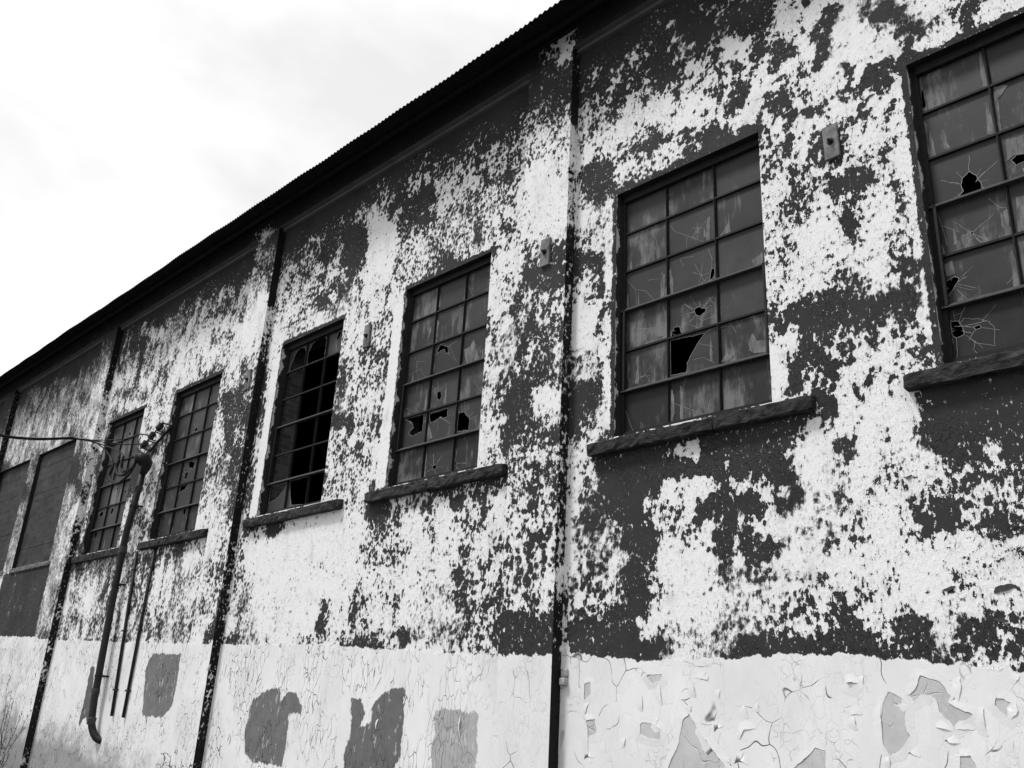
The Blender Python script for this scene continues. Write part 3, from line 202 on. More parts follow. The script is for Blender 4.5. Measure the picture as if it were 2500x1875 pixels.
def wall_material(name, dark=.036, band=True):
    t = T(name); A, Mx = t.M, t.mix
    p = t.warp(t.sc(1, 1, 1), 9, .035)
    pv = t.n('ShaderNodeMapping'); pv.inputs['Scale'].default_value = (1, 1, .62); t.l(p, pv.inputs[0]); pv = pv.outputs[0]
    n1 = t.noise(pv, 7.8, 5, .66)
    n2 = t.noise(t.sc(1, 1, .55, (3, 1, 7)), 33, 3, .7)
    lob = t.vor(p, 18, 'F1')
    zone = t.mapr(t.noise(t.sc(1, 1, 1, (6, 2, 8)), .85, 2, .5), .40, .60)
    v = A('MULTIPLY', A('SUBTRACT', n1, .5), A('ADD', 5.5, A('MULTIPLY', zone, 5.)))
    v = A('ADD', v, A('MULTIPLY', A('SUBTRACT', n2, .5), A('SUBTRACT', 8.2, A('MULTIPLY', zone, 4.2))))
    far = t.attr('far')
    nf = t.noise(pv, 3.8, 5, .64, .3)
    v = Mx(A('MULTIPLY', far, .8), v, A('ADD', A('MULTIPLY', A('SUBTRACT', nf, .5), 12.5), A('ADD', .35, A('MULTIPLY', A('SUBTRACT', n2, .5), 4.))))
    v = A('ADD', v, A('ADD', A('MULTIPLY', A('SUBTRACT', .42, lob), 2.6), .44))
    d = A('ADD', v, A('MULTIPLY', t.attr('wear'), 1.30))
    # soft worn areas against sharp flaked ones
    sm = t.mapr(t.noise(t.sc(1, 1, 1, (9, 9, 9)), .9, 2, .5), .5, .68)
    sm = A('ADD', A('MULTIPLY', sm, .8), A('MULTIPLY', t.attr('soft'), 1.3))
    wd = A('ADD', .10, sm)
    dk = t.mapr(A('DIVIDE', d, wd), -1., 1.)
    # specks
    sp = t.mapr(t.noise(t.sc(1, 1, .5, (5, 0, 2)), 75, 2, .5), .63, .665)
    spm = t.mapr(t.noise(t.sc(1, 1, 1, (1, 4, 2)), 2.1, 3, .5), .40, .60)
    spk = A('MULTIPLY', A('MULTIPLY', sp, spm), .75)
    wsp = t.mapr(t.noise(t.sc(1, 1, .6, (7, 5, 1)), 38, 3, .6), .625, .66)
    wsm = t.mapr(t.noise(t.sc(1, 1, 1, (3, 6, 1)), 1.9, 3, .5), .40, .56)
    wsp = A('MULTIPLY', A('MULTIPLY', wsp, wsm), t.mapr(t.attr('wear'), 2.35, 2.0))
    dk2 = A('MULTIPLY', A('MAXIMUM', dk, spk), A('SUBTRACT', 1., A('MULTIPLY', wsp, .85)))
    lowv = t.noise(t.sc(1, 1, 1, (2, 2, 2)), 1.3, 4, .6)
    fin = t.noise(t.co, 90, 2, .65)
    white = Mx(t.mapr(t.noise(t.sc(1, 1, .4, (8, 3, 1)), 5, 6, .65), .52, .75), .86, .66)
    white = A('MULTIPLY', white, t.mapr(fin, .3, .7, .95, 1.04, False))
    res = A('MULTIPLY', t.mapr(d, -2.2, -.2), t.mapr(t.noise(t.sc(1, 1, .45, (2, 8, 2)), 48, 3, .65), .44, .66))
    white = Mx(A('MULTIPLY', res, .55), white, .27)
    drk = A('MULTIPLY', dark, t.mapr(lowv, .3, .7, .82, 1.2, False))
    drk = A('MULTIPLY', drk, t.mapr(fin, .3, .7, .86, 1.15, False))
    col = Mx(dk2, white, drk)
    # crazing in the thick dark paint
    c1 = t.vor(t.warp(t.sc(1, 1, 1.1), 13, .16), 21)
    cm = t.mapr(t.noise(t.sc(1, 1, 1, (6, 6, 6)), 1.7, 3, .5), .44, .56)
    craz = A('MULTIPLY', A('MULTIPLY', t.mapr(c1, .0, .035, 1., 0.), cm), dk)
    col = A('MULTIPLY', col, A('SUBTRACT', 1., A('MULTIPLY', craz, .4)))
    hgt = A('ADD', A('MULTIPLY', dk, .55), A('MULTIPLY', fin, .22))
    hgt = A('SUBTRACT', hgt, A('MULTIPLY', craz, .8))
    hgt = A('ADD', hgt, A('MULTIPLY', n2, .6))
    if band:
        edge = A('ADD', A('MULTIPLY', t.attr('dwaist'), -1.), A('MULTIPLY', A('SUBTRACT', t.noise(t.sc(1, 1, .4, (0, 0, 5)), 9, 5, .7), .5), .13))
        bm = t.mapr(edge, -.004, .004)
        near = t.attr('near')
        # big loose plates near the camera, small upright flakes further along
        w1 = t.warp(t.sc(1, 1, .85), 4, .30); k1 = t.vor(w1, 3.4)
        k2 = t.vor(t.warp(t.sc(1.5, 1, .55, (3, 3, 3)), 8, .12), 9)
        m1 = t.mapr(t.noise(t.sc(1, 1, 1, (7, 1, 1)), 2.6, 3, .6), .49, .60)
        m2 = t.mapr(t.noise(t.sc(1, 1, .6, (1, 7, 3)), 2.4, 4, .65), .44, .56)
        crk = A('MAXIMUM', A('MULTIPLY', A('MULTIPLY', t.mapr(k1, .0, .016, 1., 0.), m1), near), A('MULTIPLY', A('MULTIPLY', t.mapr(k2, 0., .03, 1., 0.), m2), A('SUBTRACT', 1.15, near)))
        k3 = t.vor(t.warp(t.sc(1, 1, 1, (8, 8, 1)), 15, .06), 13)
        m3 = t.mapr(t.noise(t.sc(1, 1, 1, (4, 1, 9)), 3.3, 3, .6), .54, .62)
        crk = A('MAXIMUM', crk, A('MULTIPLY', A('MULTIPLY', t.mapr(k3, 0., .025, 1., 0.), m3), .45))
        bl = t.noise(t.sc(1, 1, .6, (2, 5, 5)), 2.2, 6, .6)
        bc = A('MULTIPLY', t.mapr(bl, .35, .7, .86, .73, False), t.mapr(fin, .3, .7, .96, 1.03, False))
        jit = A('MULTIPLY', A('SUBTRACT', t.noise(t.sc(1, 1, .6, (5, 5, 0)), 12, 6, .75), .5), .16)
        pm = t.mapr(A('ADD', t.attr('dpatch'), jit), -.004, .006)
        holes = t.mapr(t.noise(t.sc(1.2, 1, .5, (1, 1, 1)), 9, 4, .65), .60, .62)
        pc = A('MULTIPLY', A('MULTIPLY', t.attr('ptone'), 1.2), t.mapr(t.noise(t.sc(1, 1, 1, (3, 3, 3)), 7, 5, .65), .3, .7, .86, 1.16, False))
        bc = Mx(A('MULTIPLY', pm, A('SUBTRACT', 1., A('MULTIPLY', holes, .35))), bc, pc)
        pl = t.mapr(A('ADD', t.attr('dpeel'), A('MULTIPLY', jit, .35)), -.003, .003)
        under = A('MULTIPLY', t.mapr(t.noise(t.sc(1, 1, 1, (9, 1, 3)), 6, 6, .65), .3, .7, .48, .62, False), 1.)
        bc = Mx(pl, bc, under)
        bc = A('MULTIPLY', bc, A('SUBTRACT', 1., A('MULTIPLY', A('MULTIPLY', crk, A('SUBTRACT', 1., pl)), .85)))
        dirt = t.mapr(A('ADD', t.attr('dirt'), A('MULTIPLY', A('SUBTRACT', t.noise(t.sc(1, 1, 1, (1, 2, 9)), 3, 6, .7), .5), 1.2)), .2, .8)
        bc = A('MULTIPLY', bc, A('SUBTRACT', 1., A('MULTIPLY', dirt, .6)))
        cell = t.vor(w1, 3.4, 'F1', 'Color')
        cb = t.n('ShaderNodeRGBToBW'); t.l(cell, cb.inputs[0])
        bh = A('ADD', A('MULTIPLY', A('MULTIPLY', cb.outputs[0], near), .35), A('MULTIPLY', fin, .07))
        bh = A('ADD', bh, A('MULTIPLY', bl, .7))
        bh = A('SUBTRACT', A('SUBTRACT', bh, A('MULTIPLY', crk, .35)), A('MULTIPLY', pl, .4))
        col = Mx(bm, col, bc); hgt = Mx(bm, hgt, A('ADD', bh, .6))
    return t.fin(col, .85, hgt, .010, 1., spec=.18)

def simple(name, base, rough=.8, ns=12, amt=.25, bs=40, bd=.003, spec=.3, stretch=(1, 1, 1), metal=0.):
    t = T(name); a = t.noise(t.sc(*stretch), ns, 6, .65)
    col = t.M('MULTIPLY', base, t.mapr(a, .3, .7, 1 - amt, 1 + amt, False))
    return t.fin(col, rough, t.noise(t.sc(*stretch), bs, 5, .65), bd, 1., spec, metal)

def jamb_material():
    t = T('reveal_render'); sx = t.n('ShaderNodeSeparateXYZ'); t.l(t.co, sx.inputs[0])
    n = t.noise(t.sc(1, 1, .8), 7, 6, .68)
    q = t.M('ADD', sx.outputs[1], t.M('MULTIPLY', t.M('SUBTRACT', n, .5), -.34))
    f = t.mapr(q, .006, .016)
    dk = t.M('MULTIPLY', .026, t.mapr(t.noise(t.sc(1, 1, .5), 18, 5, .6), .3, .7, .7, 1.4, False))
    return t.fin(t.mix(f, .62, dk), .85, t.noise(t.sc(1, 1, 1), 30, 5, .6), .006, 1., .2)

def stone_material():
    t = T('sill_stone'); a = t.noise(t.sc(.55, 1, 1.3), 12, 8, .74, .4); b = t.noise(t.sc(1, 1, 1), 3, 5, .6)
    c = t.M('MULTIPLY', t.mapr(a, .36, .70, .010, .085, False), t.mapr(b, .3, .7, .7, 1.3, False))
    h = t.M('ADD', a, t.M('MULTIPLY', t.noise(t.sc(.4, 1, 1.3), 28, 5, .7), .4))
    return t.fin(c, .9, h, .025, 1., .15)

def glass_material():
    t = T('dirty_glass'); tone = t.attr('tone')
    st = t.noise(t.sc(1, 1, .2, (2, 0, 1)), 13, 6, .7, .6); lo = t.noise(t.sc(1, 1, .8), 3.2, 5, .6)
    f = t.attr('foot'); pd = t.attr('grime')
    s = t.mapr(t.M('ADD', st, t.M('ADD', t.M('MULTIPLY', f, .12), t.M('ADD', t.M('MULTIPLY', t.M('SUBTRACT', lo, .5), 1.0), t.M('MULTIPLY', t.M('SUBTRACT', pd, .5), .34)))), .61, .92)
    base = t.M('MULTIPLY', t.M('MULTIPLY', .034, tone), t.mapr(lo, .3, .7, .72, 1.3, False))
    base = t.M('MULTIPLY', base, t.mapr(t.noise(t.sc(1, 1, 1), 70, 4, .7), .3, .7, .85, 1.15, False))
    col = t.mix(t.M('MULTIPLY', s, .8), base, .20)
    return t.fin(col, t.mapr(lo, .3, .7, .42, .6, False), t.noise(t.sc(1, 1, 1), 5, 3, .5), .004, .6, .22)

def brick_material():
    t = T('bare_brick'); m = t.n('ShaderNodeMapping'); m.inputs['Rotation'].default_value = (0, R(90), R(90)); 
    x = t.n('ShaderNodeSeparateXYZ'); t.l(t.co, x.inputs[0]); c = t.n('ShaderNodeCombineXYZ'); t.l(x.outputs[1], c.inputs[0]); t.l(x.outputs[2], c.inputs[1])
    b = t.n('ShaderNodeTexBrick'); t.l(c.outputs[0], b.inputs['Vector']); b.inputs['Scale'].default_value = 1
    b.inputs['Brick Width'].default_value = .23; b.inputs['Row Height'].default_value = .076; b.inputs['Mortar Size'].default_value = .005
    b.inputs['Color1'].default_value = (.13, .13, .13, 1); b.inputs['Color2'].default_value = (.055, .055, .055, 1); b.inputs['Mortar'].default_value = (.17, .17, .17, 1)
    bw_ = t.n('ShaderNodeRGBToBW'); t.l(b.outputs[0], bw_.inputs[0])
    return t.fin(bw_.outputs[0], .9, b.outputs['Fac'], -.006)

def board_material():
    t = T('weathered_board'); g = t.noise(t.sc(.5, 1, 1), 8, 7, .66); l = t.noise(t.sc(1, 1, 1), 1.2, 4, .6)
    c = t.M('MULTIPLY', t.mapr(g, .35, .68, .024, .062, False), t.mapr(l, .3, .7, .75, 1.3, False))
    return t.fin(c, .8, g, .006, .6, .2)

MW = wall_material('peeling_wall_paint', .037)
MR = wall_material('peeling_shaded_return_paint', .011, False)
MJ, MS, MG, MBR, MBD = jamb_material(), stone_material(), glass_material(), brick_material(), board_material()
MF = simple('dark_reveal_render', .020, .85, 5, .35, 30, .004, .12)  # even dark tone for lintel undersides and boarded reveals
MST = simple('rusted_steel', .013, .7, 22, .5, 60, .002, .25)
MSTL = simple('weathered_steel_bar', .045, .65, 26, .45, 60, .002, .3)
MCR = simple('glass_fracture_edge', .30, .5, 40, .3, 40, .001)
MDU = simple('dust_stain', .15, .9, 24, .6, 50, .002, .2, (1, 1, .3))
MRF = simple('corrugated_roof_sheet', .012, .8, 6, .4, 30, .002, .1)
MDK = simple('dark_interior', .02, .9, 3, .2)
MPL = simple('iron_plate', .17, .75, 6, .85, 40, .006, .3)
MPI = simple('old_conduit_steel', .011, .6, 14, .5, 50, .002, .35)
MCB = simple('black_cable_rubber', .006, .7, 20, .3)
MIN = simple('glazed_insulator', .022, .3, 20, .3, 30, .001, .5)
MLF = simple('weed_leaf', .06, .7, 20, .4)
MCT = simple('loose_paint_coat', .79, .9, 5, .06, 60, .002, .15)
MCTD = simple('loose_dark_paint', .045, .8, 8, .1, 35, .004, .2)
MGD = simple('asphalt', .11, .9, 3, .3, 30, .01)

# ---------------- object helpers ----------------
COL = S.collection
def tag(o, label=None, cat=None, group=None, kind=None):
    for k, v in (('label', label), ('category', cat), ('group', group), ('kind', kind)):
        if v: o[k] = v
    return o
def empty(name, loc=(0, 0, 0)):
    o = bpy.data.objects.new(name, None); COL.objects.link(o); o.location = loc; o.empty_display_size = .2; return o
def link(name, me, parent=None, mats=()):
    o = bpy.data.objects.new(name, me); COL.objects.link(o)
    for m in mats: me.materials.append(m)
    if parent is not None:
        o.parent = parent
        q = parent; off = Vector((0, 0, 0))
        while q is not None: off += q.location; q = q.parent
        o.location = -off                     # meshes are written in world metres
    return o
class MB:
    def __init__(s): s.v = []; s.f = []; s.m = []; s.a = {}
    def quad(s, a, b, c, d, m=0):
        n = len(s.v); s.v += [a, b, c, d]; s.f.append((n, n + 1, n + 2, n + 3)); s.m.append(m)
    def poly(s, pts, m=0):
        n = len(s.v); s.v += list(pts); s.f.append(tuple(range(n, n + len(pts)))); s.m.append(m)
    def box(s, x0, x1, y0, y1, z0, z1, m=0):
        n = len(s.v)
        s.v += [(x, y, z) for x in (x0, x1) for y in (y0, y1) for z in (z0, z1)]
        for q in ((0, 1, 3, 2), (4, 6, 7, 5), (0, 4, 5, 1), (2, 3, 7, 6), (0, 2, 6, 4), (1, 5, 7, 3)):
            s.f.append(tuple(n + i for i in q)); s.m.append(m)
    def tube(s, pts, r, m=0, seg=10, cap=True):
        pts = [Vector(p) for p in pts]; rings = []; rr = r if isinstance(r, (list, tuple)) else [r] * len(pts)
        up = None
        for i, p in enumerate(pts):
            t = (pts[min(i + 1, len(pts) - 1)] - pts[max(i - 1, 0)]).normalized()
            if up is None: up = t.orthogonal().normalized()
            up = (up - t * up.dot(t)).normalized(); sd_ = t.cross(up)
            n = len(s.v); rings.append(n)
            for k in range(seg):
                a = 2 * math.pi * k / seg; s.v.append(tuple(p + (up * math.cos(a) + sd_ * math.sin(a)) * rr[i]))
        for a, b in zip(rings, rings[1:]):
            for k in range(seg): s.f.append((a + k, a + (k + 1) % seg, b + (k + 1) % seg, b + k)); s.m.append(m)
        if cap:
            s.f.append(tuple(rings[0] + k for k in range(seg))[::-1]); s.m.append(m)
            s.f.append(tuple(rings[-1] + k for k in range(seg))); s.m.append(m)
    def build(s, name, mats, parent=None, smooth=False, bevel=0, fix=True):
        me = bpy.data.meshes.new(name); me.from_pydata([tuple(v) for v in s.v], [], s.f)
        o = link(name, me, parent, mats)
        me.polygons.foreach_set('material_index', s.m)
        if smooth: me.polygons.foreach_set('use_smooth', [True] * len(s.f))
        if fix:
            b = bmesh.new(); b.from_mesh(me); bmesh.ops.recalc_face_normals(b, faces=b.faces); b.to_mesh(me); b.free()
        if bevel:
            bv = o.modifiers.new('bevel', 'BEVEL'); bv.width = bevel; bv.segments = 2; bv.limit_method = 'ANGLE'
        return o
def smooth_path(pts, n=6):
    P = [Vector(p) for p in pts]; out = []
    for i in range(len(P) - 1):
        a, b, c, d = P[max(i - 1, 0)], P[i], P[i + 1], P[min(i + 2, len(P) - 1)]
        for k in range(n):
            t = k / n
            out.append(.5 * ((2 * b) + (c - a) * t + (2 * a - 5 * b + 4 * c - d) * t * t + (3 * b - a - 3 * c + d) * t ** 3))
    return out + [P[-1]]

def paint_attrs(me, x, z, y=0.):
    """wear, patches and peeled areas looked up from the survey of the wall"""
    k = (6 + 0.) / (6 + y); xs = x * k; zs = 1.6 + (z - 1.6) * k
    def put(n, v):
        a = me.attributes.new(n, 'FLOAT', 'POINT'); a.data.foreach_set('value', v.astype(np.float32))
    wr = wearof(xs, zs)
    for L_, tgt in ((DARKS, 1.55), (WHITE, -1.5)):
        for P in L_:
            px_ = [p[0] for p in P]; pz_ = [p[1] for p in P]
            m = (xs > min(px_) - .06) & (xs < max(px_) + .06) & (zs > min(pz_) - .06) & (zs < max(pz_) + .06)
            if not m.any(): continue
            f_ = np.clip(sdf(P, xs[m], zs[m]) / .12 + .5, 0, 1) * .85
            wr[m] = wr[m] * (1 - f_) + tgt * f_
    pan = (x > -21.2) & (x < -18.5) & (z < 3.96) & (z > 2.5); wr = np.where(pan, np.maximum(wr, 2.2), wr)
    for kk, (a, b) in WIN.items():        # ragged dark rim of old paint round each opening, and the clean strip beside some of them
        if kk in 'HG': continue
        dz = np.maximum(0, np.maximum(ZF - z, z - ZH)); inz = (z > ZF - .02) & (z < ZH + .02)
        wr = np.where((x > a - .035) & (x < a + .02) & inz, np.maximum(wr, 1.6), wr)
        wr = np.where((z > ZH - .005) & (z < ZH + .04) & (x > a - .03) & (x < b + .03), np.maximum(wr, 1.5), wr)
        if kk in 'CD': wr = np.where((x > a - .20) & (x <= a - .035) & (z > ZF - .02) & (z < ZH - .15), np.minimum(wr, -2.2), wr)
        if kk == 'A': wr = np.where((x > a - .13) & (x <= a - .035) & (z > ZF + .1) & (z < ZH), np.minimum(wr, -.9), wr)
    put('wear', wr); put('soft', np.clip((-x - 9) / 9, 0, 1) * .7 + np.clip((-x - 17.2) / .6, 0, 1) * .9)
    wl = np.interp(x, [a for a, b in WL], [b for a, b in WL]); put('dwaist', z - wl)
    put('far', np.clip((-x - 6.8) / 6.5, 0, 1)); put('near', np.clip((x + 7.2) / 1.2, 0, 1))
    low = z < 2.8; best = np.full(x.shape, -.3); tone = np.full(x.shape, .15); pe = np.full(x.shape, -.3)
    for tn, P in PATCH:
        s_ = np.full(x.shape, -.3); s_[low] = sdf(P, xs[low], zs[low]); g = s_ > best; best = np.where(g, s_, best); tone = np.where(g, tn, tone)
    for P in PEEL:
        s_ = np.full(x.shape, -.3); s_[low] = sdf(P, xs[low], zs[low]); pe = np.maximum(pe, s_)
    put('dpatch', best); put('ptone', tone); put('dpeel', pe)
    put('dirt', np.clip((-x - 10) / 6, 0, 1) * np.clip((1.5 - z) / .9, 0, 1) + np.where(x < -18.2, .35 * (z < 2.45), 0))

# ---------------- ground ----------------
g = MB(); g.quad((-600, -600, 0), (600, -600, 0), (600, 600, 0), (-600, 600, 0)); gr = g.build('ground', [MGD]); tag(gr, kind='structure')

# ---------------- the building ----------------
BLD = tag(empty('factory_building', (-5, 0, 0)), 'long derelict factory with peeling black and white wall paint and corrugated eaves', 'building')
rnd = random.Random(4)
def grid(xs, zs, y, skip, name, mats, parent):
    X, Z = np.meshgrid(xs, zs); nx, nz = len(xs), len(zs)
    cx = (xs[1:] + xs[:-1]) / 2; cz = (zs[1:] + zs[:-1]) / 2
    keep = np.ones((nz - 1, nx - 1), bool)
    for (a, b, c, d) in skip: keep &= ~(((cx > a) & (cx < b))[None, :] & ((cz > c) & (cz < d))[:, None])
    i, k = np.meshgrid(np.arange(nx - 1), np.arange(nz - 1)); i = i[keep]; k = k[keep]
    F = np.stack([k * nx + i, k * nx + i + 1, (k + 1) * nx + i + 1, (k + 1) * nx + i], 1)
    V = np.stack([X.ravel(), np.full(X.size, y), Z.ravel()], 1)
    me = bpy.data.meshes.new(name); me.vertices.add(len(V)); me.vertices.foreach_set('co', V.ravel())
    me.loops.add(F.size); me.loops.foreach_set('vertex_index', F.ravel()); me.polygons.add(len(F))
    me.polygons.foreach_set('loop_start', np.arange(0, F.size, 4)); me.polygons.foreach_set('loop_total', np.full(len(F), 4))
    me.update(); paint_attrs(me, V[:, 0], V[:, 2], y)
    return link(name, me, parent, mats)
def lines(a, b, step, snaps):
    p = sorted(set([a, b] + [s for s in snaps if a < s < b])); out = [p[0]]
    for u, v in zip(p, p[1:]):
        n = max(1, int(round((v - u) / (step(u) if callable(step) else step)))); out += [u + (v - u) * (j + 1) / n for j in range(n)]
    return np.array(out)
stepx = lambda x: .03 if x > -6.3 else (.045 if x > -12.3 else .08)
snx = [q for wd in WIN.values() for q in wd] + [-6.2, -12.2]
XS = lines(XL, XR, stepx, snx); XS = np.unique(np.round(XS, 5))
ZS = lines(0, 8.72, .035, [ZF - .03, ZH])
wall = grid(XS, ZS, 0., [(a, b, ZF - .03, ZH) for a, b in WIN.values()], 'wall', [MW], BLD)

# pilasters, each with a painted face and a return of black paint with side shade mixed in
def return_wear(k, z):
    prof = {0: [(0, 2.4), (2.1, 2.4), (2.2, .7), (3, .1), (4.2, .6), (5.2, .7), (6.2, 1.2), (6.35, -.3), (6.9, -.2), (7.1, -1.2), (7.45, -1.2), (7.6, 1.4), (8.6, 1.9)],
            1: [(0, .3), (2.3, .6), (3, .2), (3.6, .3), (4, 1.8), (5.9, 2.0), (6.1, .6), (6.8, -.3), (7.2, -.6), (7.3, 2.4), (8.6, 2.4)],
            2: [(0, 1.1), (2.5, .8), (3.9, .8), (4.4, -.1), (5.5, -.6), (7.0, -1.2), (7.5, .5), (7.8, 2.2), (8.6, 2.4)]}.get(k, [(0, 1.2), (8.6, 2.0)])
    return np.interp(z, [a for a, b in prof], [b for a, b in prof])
for j, px in enumerate(PX_ALL):
    k = j - 1
    x0 = px - PW
    xs = lines(x0, px, .03 if k < 1 else .05, []); zs = lines(0, CO + .04, .035, [])
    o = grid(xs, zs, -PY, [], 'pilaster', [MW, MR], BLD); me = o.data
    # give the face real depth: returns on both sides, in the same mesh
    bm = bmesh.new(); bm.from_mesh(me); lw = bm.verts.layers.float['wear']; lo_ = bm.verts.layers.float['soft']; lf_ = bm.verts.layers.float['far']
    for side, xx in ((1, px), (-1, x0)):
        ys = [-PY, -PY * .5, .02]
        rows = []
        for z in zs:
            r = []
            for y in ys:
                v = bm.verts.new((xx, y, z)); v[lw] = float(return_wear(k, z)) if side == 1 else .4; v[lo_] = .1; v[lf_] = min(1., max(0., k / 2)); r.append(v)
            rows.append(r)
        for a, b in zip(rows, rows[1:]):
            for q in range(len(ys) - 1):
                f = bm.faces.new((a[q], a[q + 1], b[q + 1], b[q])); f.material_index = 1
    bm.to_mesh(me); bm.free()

# frieze (flush with the pilasters) and the stepped corbel under it
fz = grid(lines(XL, XR, .05, []), lines(CO, 9.02, .05, []), -PY - .003, [], 'frieze', [wall_material('dark_frieze_paint', .020, False)], BLD)  # frieze coat set darker than the wall's dark paint
sub = MB()
for j, px in enumerate(PX_ALL + [XL + PW]):
    pass
edges = sorted([(px - PW, px) for px in PX_ALL]); cur = XL
spans = []
for a, b in edges: spans.append((cur, a)); cur = b
spans.append((cur, XR))
for a, b in spans:
    if b - a < .05: continue
    sub.quad((a, -PY - .003, CO), (b, -PY - .003, CO), (b, -.055, CO), (a, -.055, CO))
    sub.quad((a, -.055, CO), (b, -.055, CO), (b, -.055, CO - .05), (a, -.055, CO - .05))
    sub.quad((a, -.055, CO - .05), (b, -.055, CO - .05), (b, .01, CO - .05), (a, .01, CO - .05))
sub.build('corbel', [simple('corbel_render', .10, .85, 5, .2)], BLD)

# corrugated roof sheet with its wavy eaves edge, soffit below it
rf = MB(); PIT = .0745; NP = 10; n0 = int((XR - XL + .8) / PIT * NP)
ye, ze = -.62, 8.665
sl = .34
for lay, (dz, m) in enumerate(((0, 0), (-.006, 0))):
    base = len(rf.v)
    for i in range(n0 + 1):
        x = XL - .4 + i * PIT / NP; wv = .011 * math.cos(2 * math.pi * i / NP) + .006 * math.sin(x * .9) + .004 * math.sin(x * 2.3 + 1)
        sag = .006 * math.sin(x * .35 + .6) + .005 * math.sin(int(x / .78) * 7.3)
        ej = .006 * math.sin(x * 5.1)
        for y in (ye + ej, -.1, 9.4): rf.v.append((x, y, ze + wv + sag + dz + (y - ye) * sl + .012))
    for i in range(n0):
        for q in range(2): a = base + i * 3 + q; rf.f.append((a, a + 3, a + 4, a + 1)); rf.m.append(0)
rf.build('roof', [MRF], BLD, smooth=True, fix=False)
so = MB(); so.box(XL, XR, -.36, -.30, ze + .045, ze + .095); so.box(XL, XR, -PY - .05, -PY - .003, ze + .12, ze + .17)
so.build('purlin', [MRF], BLD)
# rear and end walls, floor: the dark hall behind the broken panes
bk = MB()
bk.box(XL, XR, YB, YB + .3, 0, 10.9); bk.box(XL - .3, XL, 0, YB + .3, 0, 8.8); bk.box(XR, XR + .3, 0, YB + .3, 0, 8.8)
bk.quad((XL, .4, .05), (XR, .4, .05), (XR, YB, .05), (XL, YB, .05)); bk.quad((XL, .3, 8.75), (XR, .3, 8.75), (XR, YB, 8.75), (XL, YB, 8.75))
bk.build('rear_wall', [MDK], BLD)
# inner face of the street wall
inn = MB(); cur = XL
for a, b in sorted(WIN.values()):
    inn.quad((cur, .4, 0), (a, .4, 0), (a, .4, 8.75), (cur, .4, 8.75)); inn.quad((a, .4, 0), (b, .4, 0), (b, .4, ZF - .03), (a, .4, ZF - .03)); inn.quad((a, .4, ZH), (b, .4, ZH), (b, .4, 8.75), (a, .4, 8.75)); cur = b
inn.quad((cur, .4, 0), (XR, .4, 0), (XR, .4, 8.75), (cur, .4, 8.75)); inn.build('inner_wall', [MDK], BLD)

# ---------------- windows ----------------
GY = .115; ZB = [4.06, 4.47, 4.865, 5.275, 5.685, 6.095, 6.50]
def jag(P, amp, rr, step=.025):
    out = []
    for i in range(len(P)):
        a = Vector((P[i][0], P[i][1])); b = Vector((P[(i + 1) % len(P)][0], P[(i + 1) % len(P)][1])); n = max(1, int((b - a).length / step))
        for k in range(n):
            q = a.lerp(b, k / n)
            out.append((q.x + rr.uniform(-amp, amp), q.y + rr.uniform(-amp, amp)))
    return out
def ribbon(mb, pts, w0, y, m):
    for (ax, az), (bx, bz) in zip(pts, pts[1:]):
        d = Vector((bx - ax, bz - az)); 
        if d.length < 1e-4: continue
        n = Vector((-d.y, d.x)).normalized() * w0 / 2
        mb.quad((ax - n.x, y, az - n.y), (bx - n.x, y, bz - n.y), (bx + n.x, y, bz + n.y), (ax + n.x, y, az + n.y), m)
def wander(a, b, rr, amp=.006, n=4):
    return [(a[0] + (b[0] - a[0]) * k / n + (rr.uniform(-amp, amp) if 0 < k < n else 0), a[1] + (b[1] - a[1]) * k / n + (rr.uniform(-amp, amp) if 0 < k < n else 0)) for k in range(n + 1)]
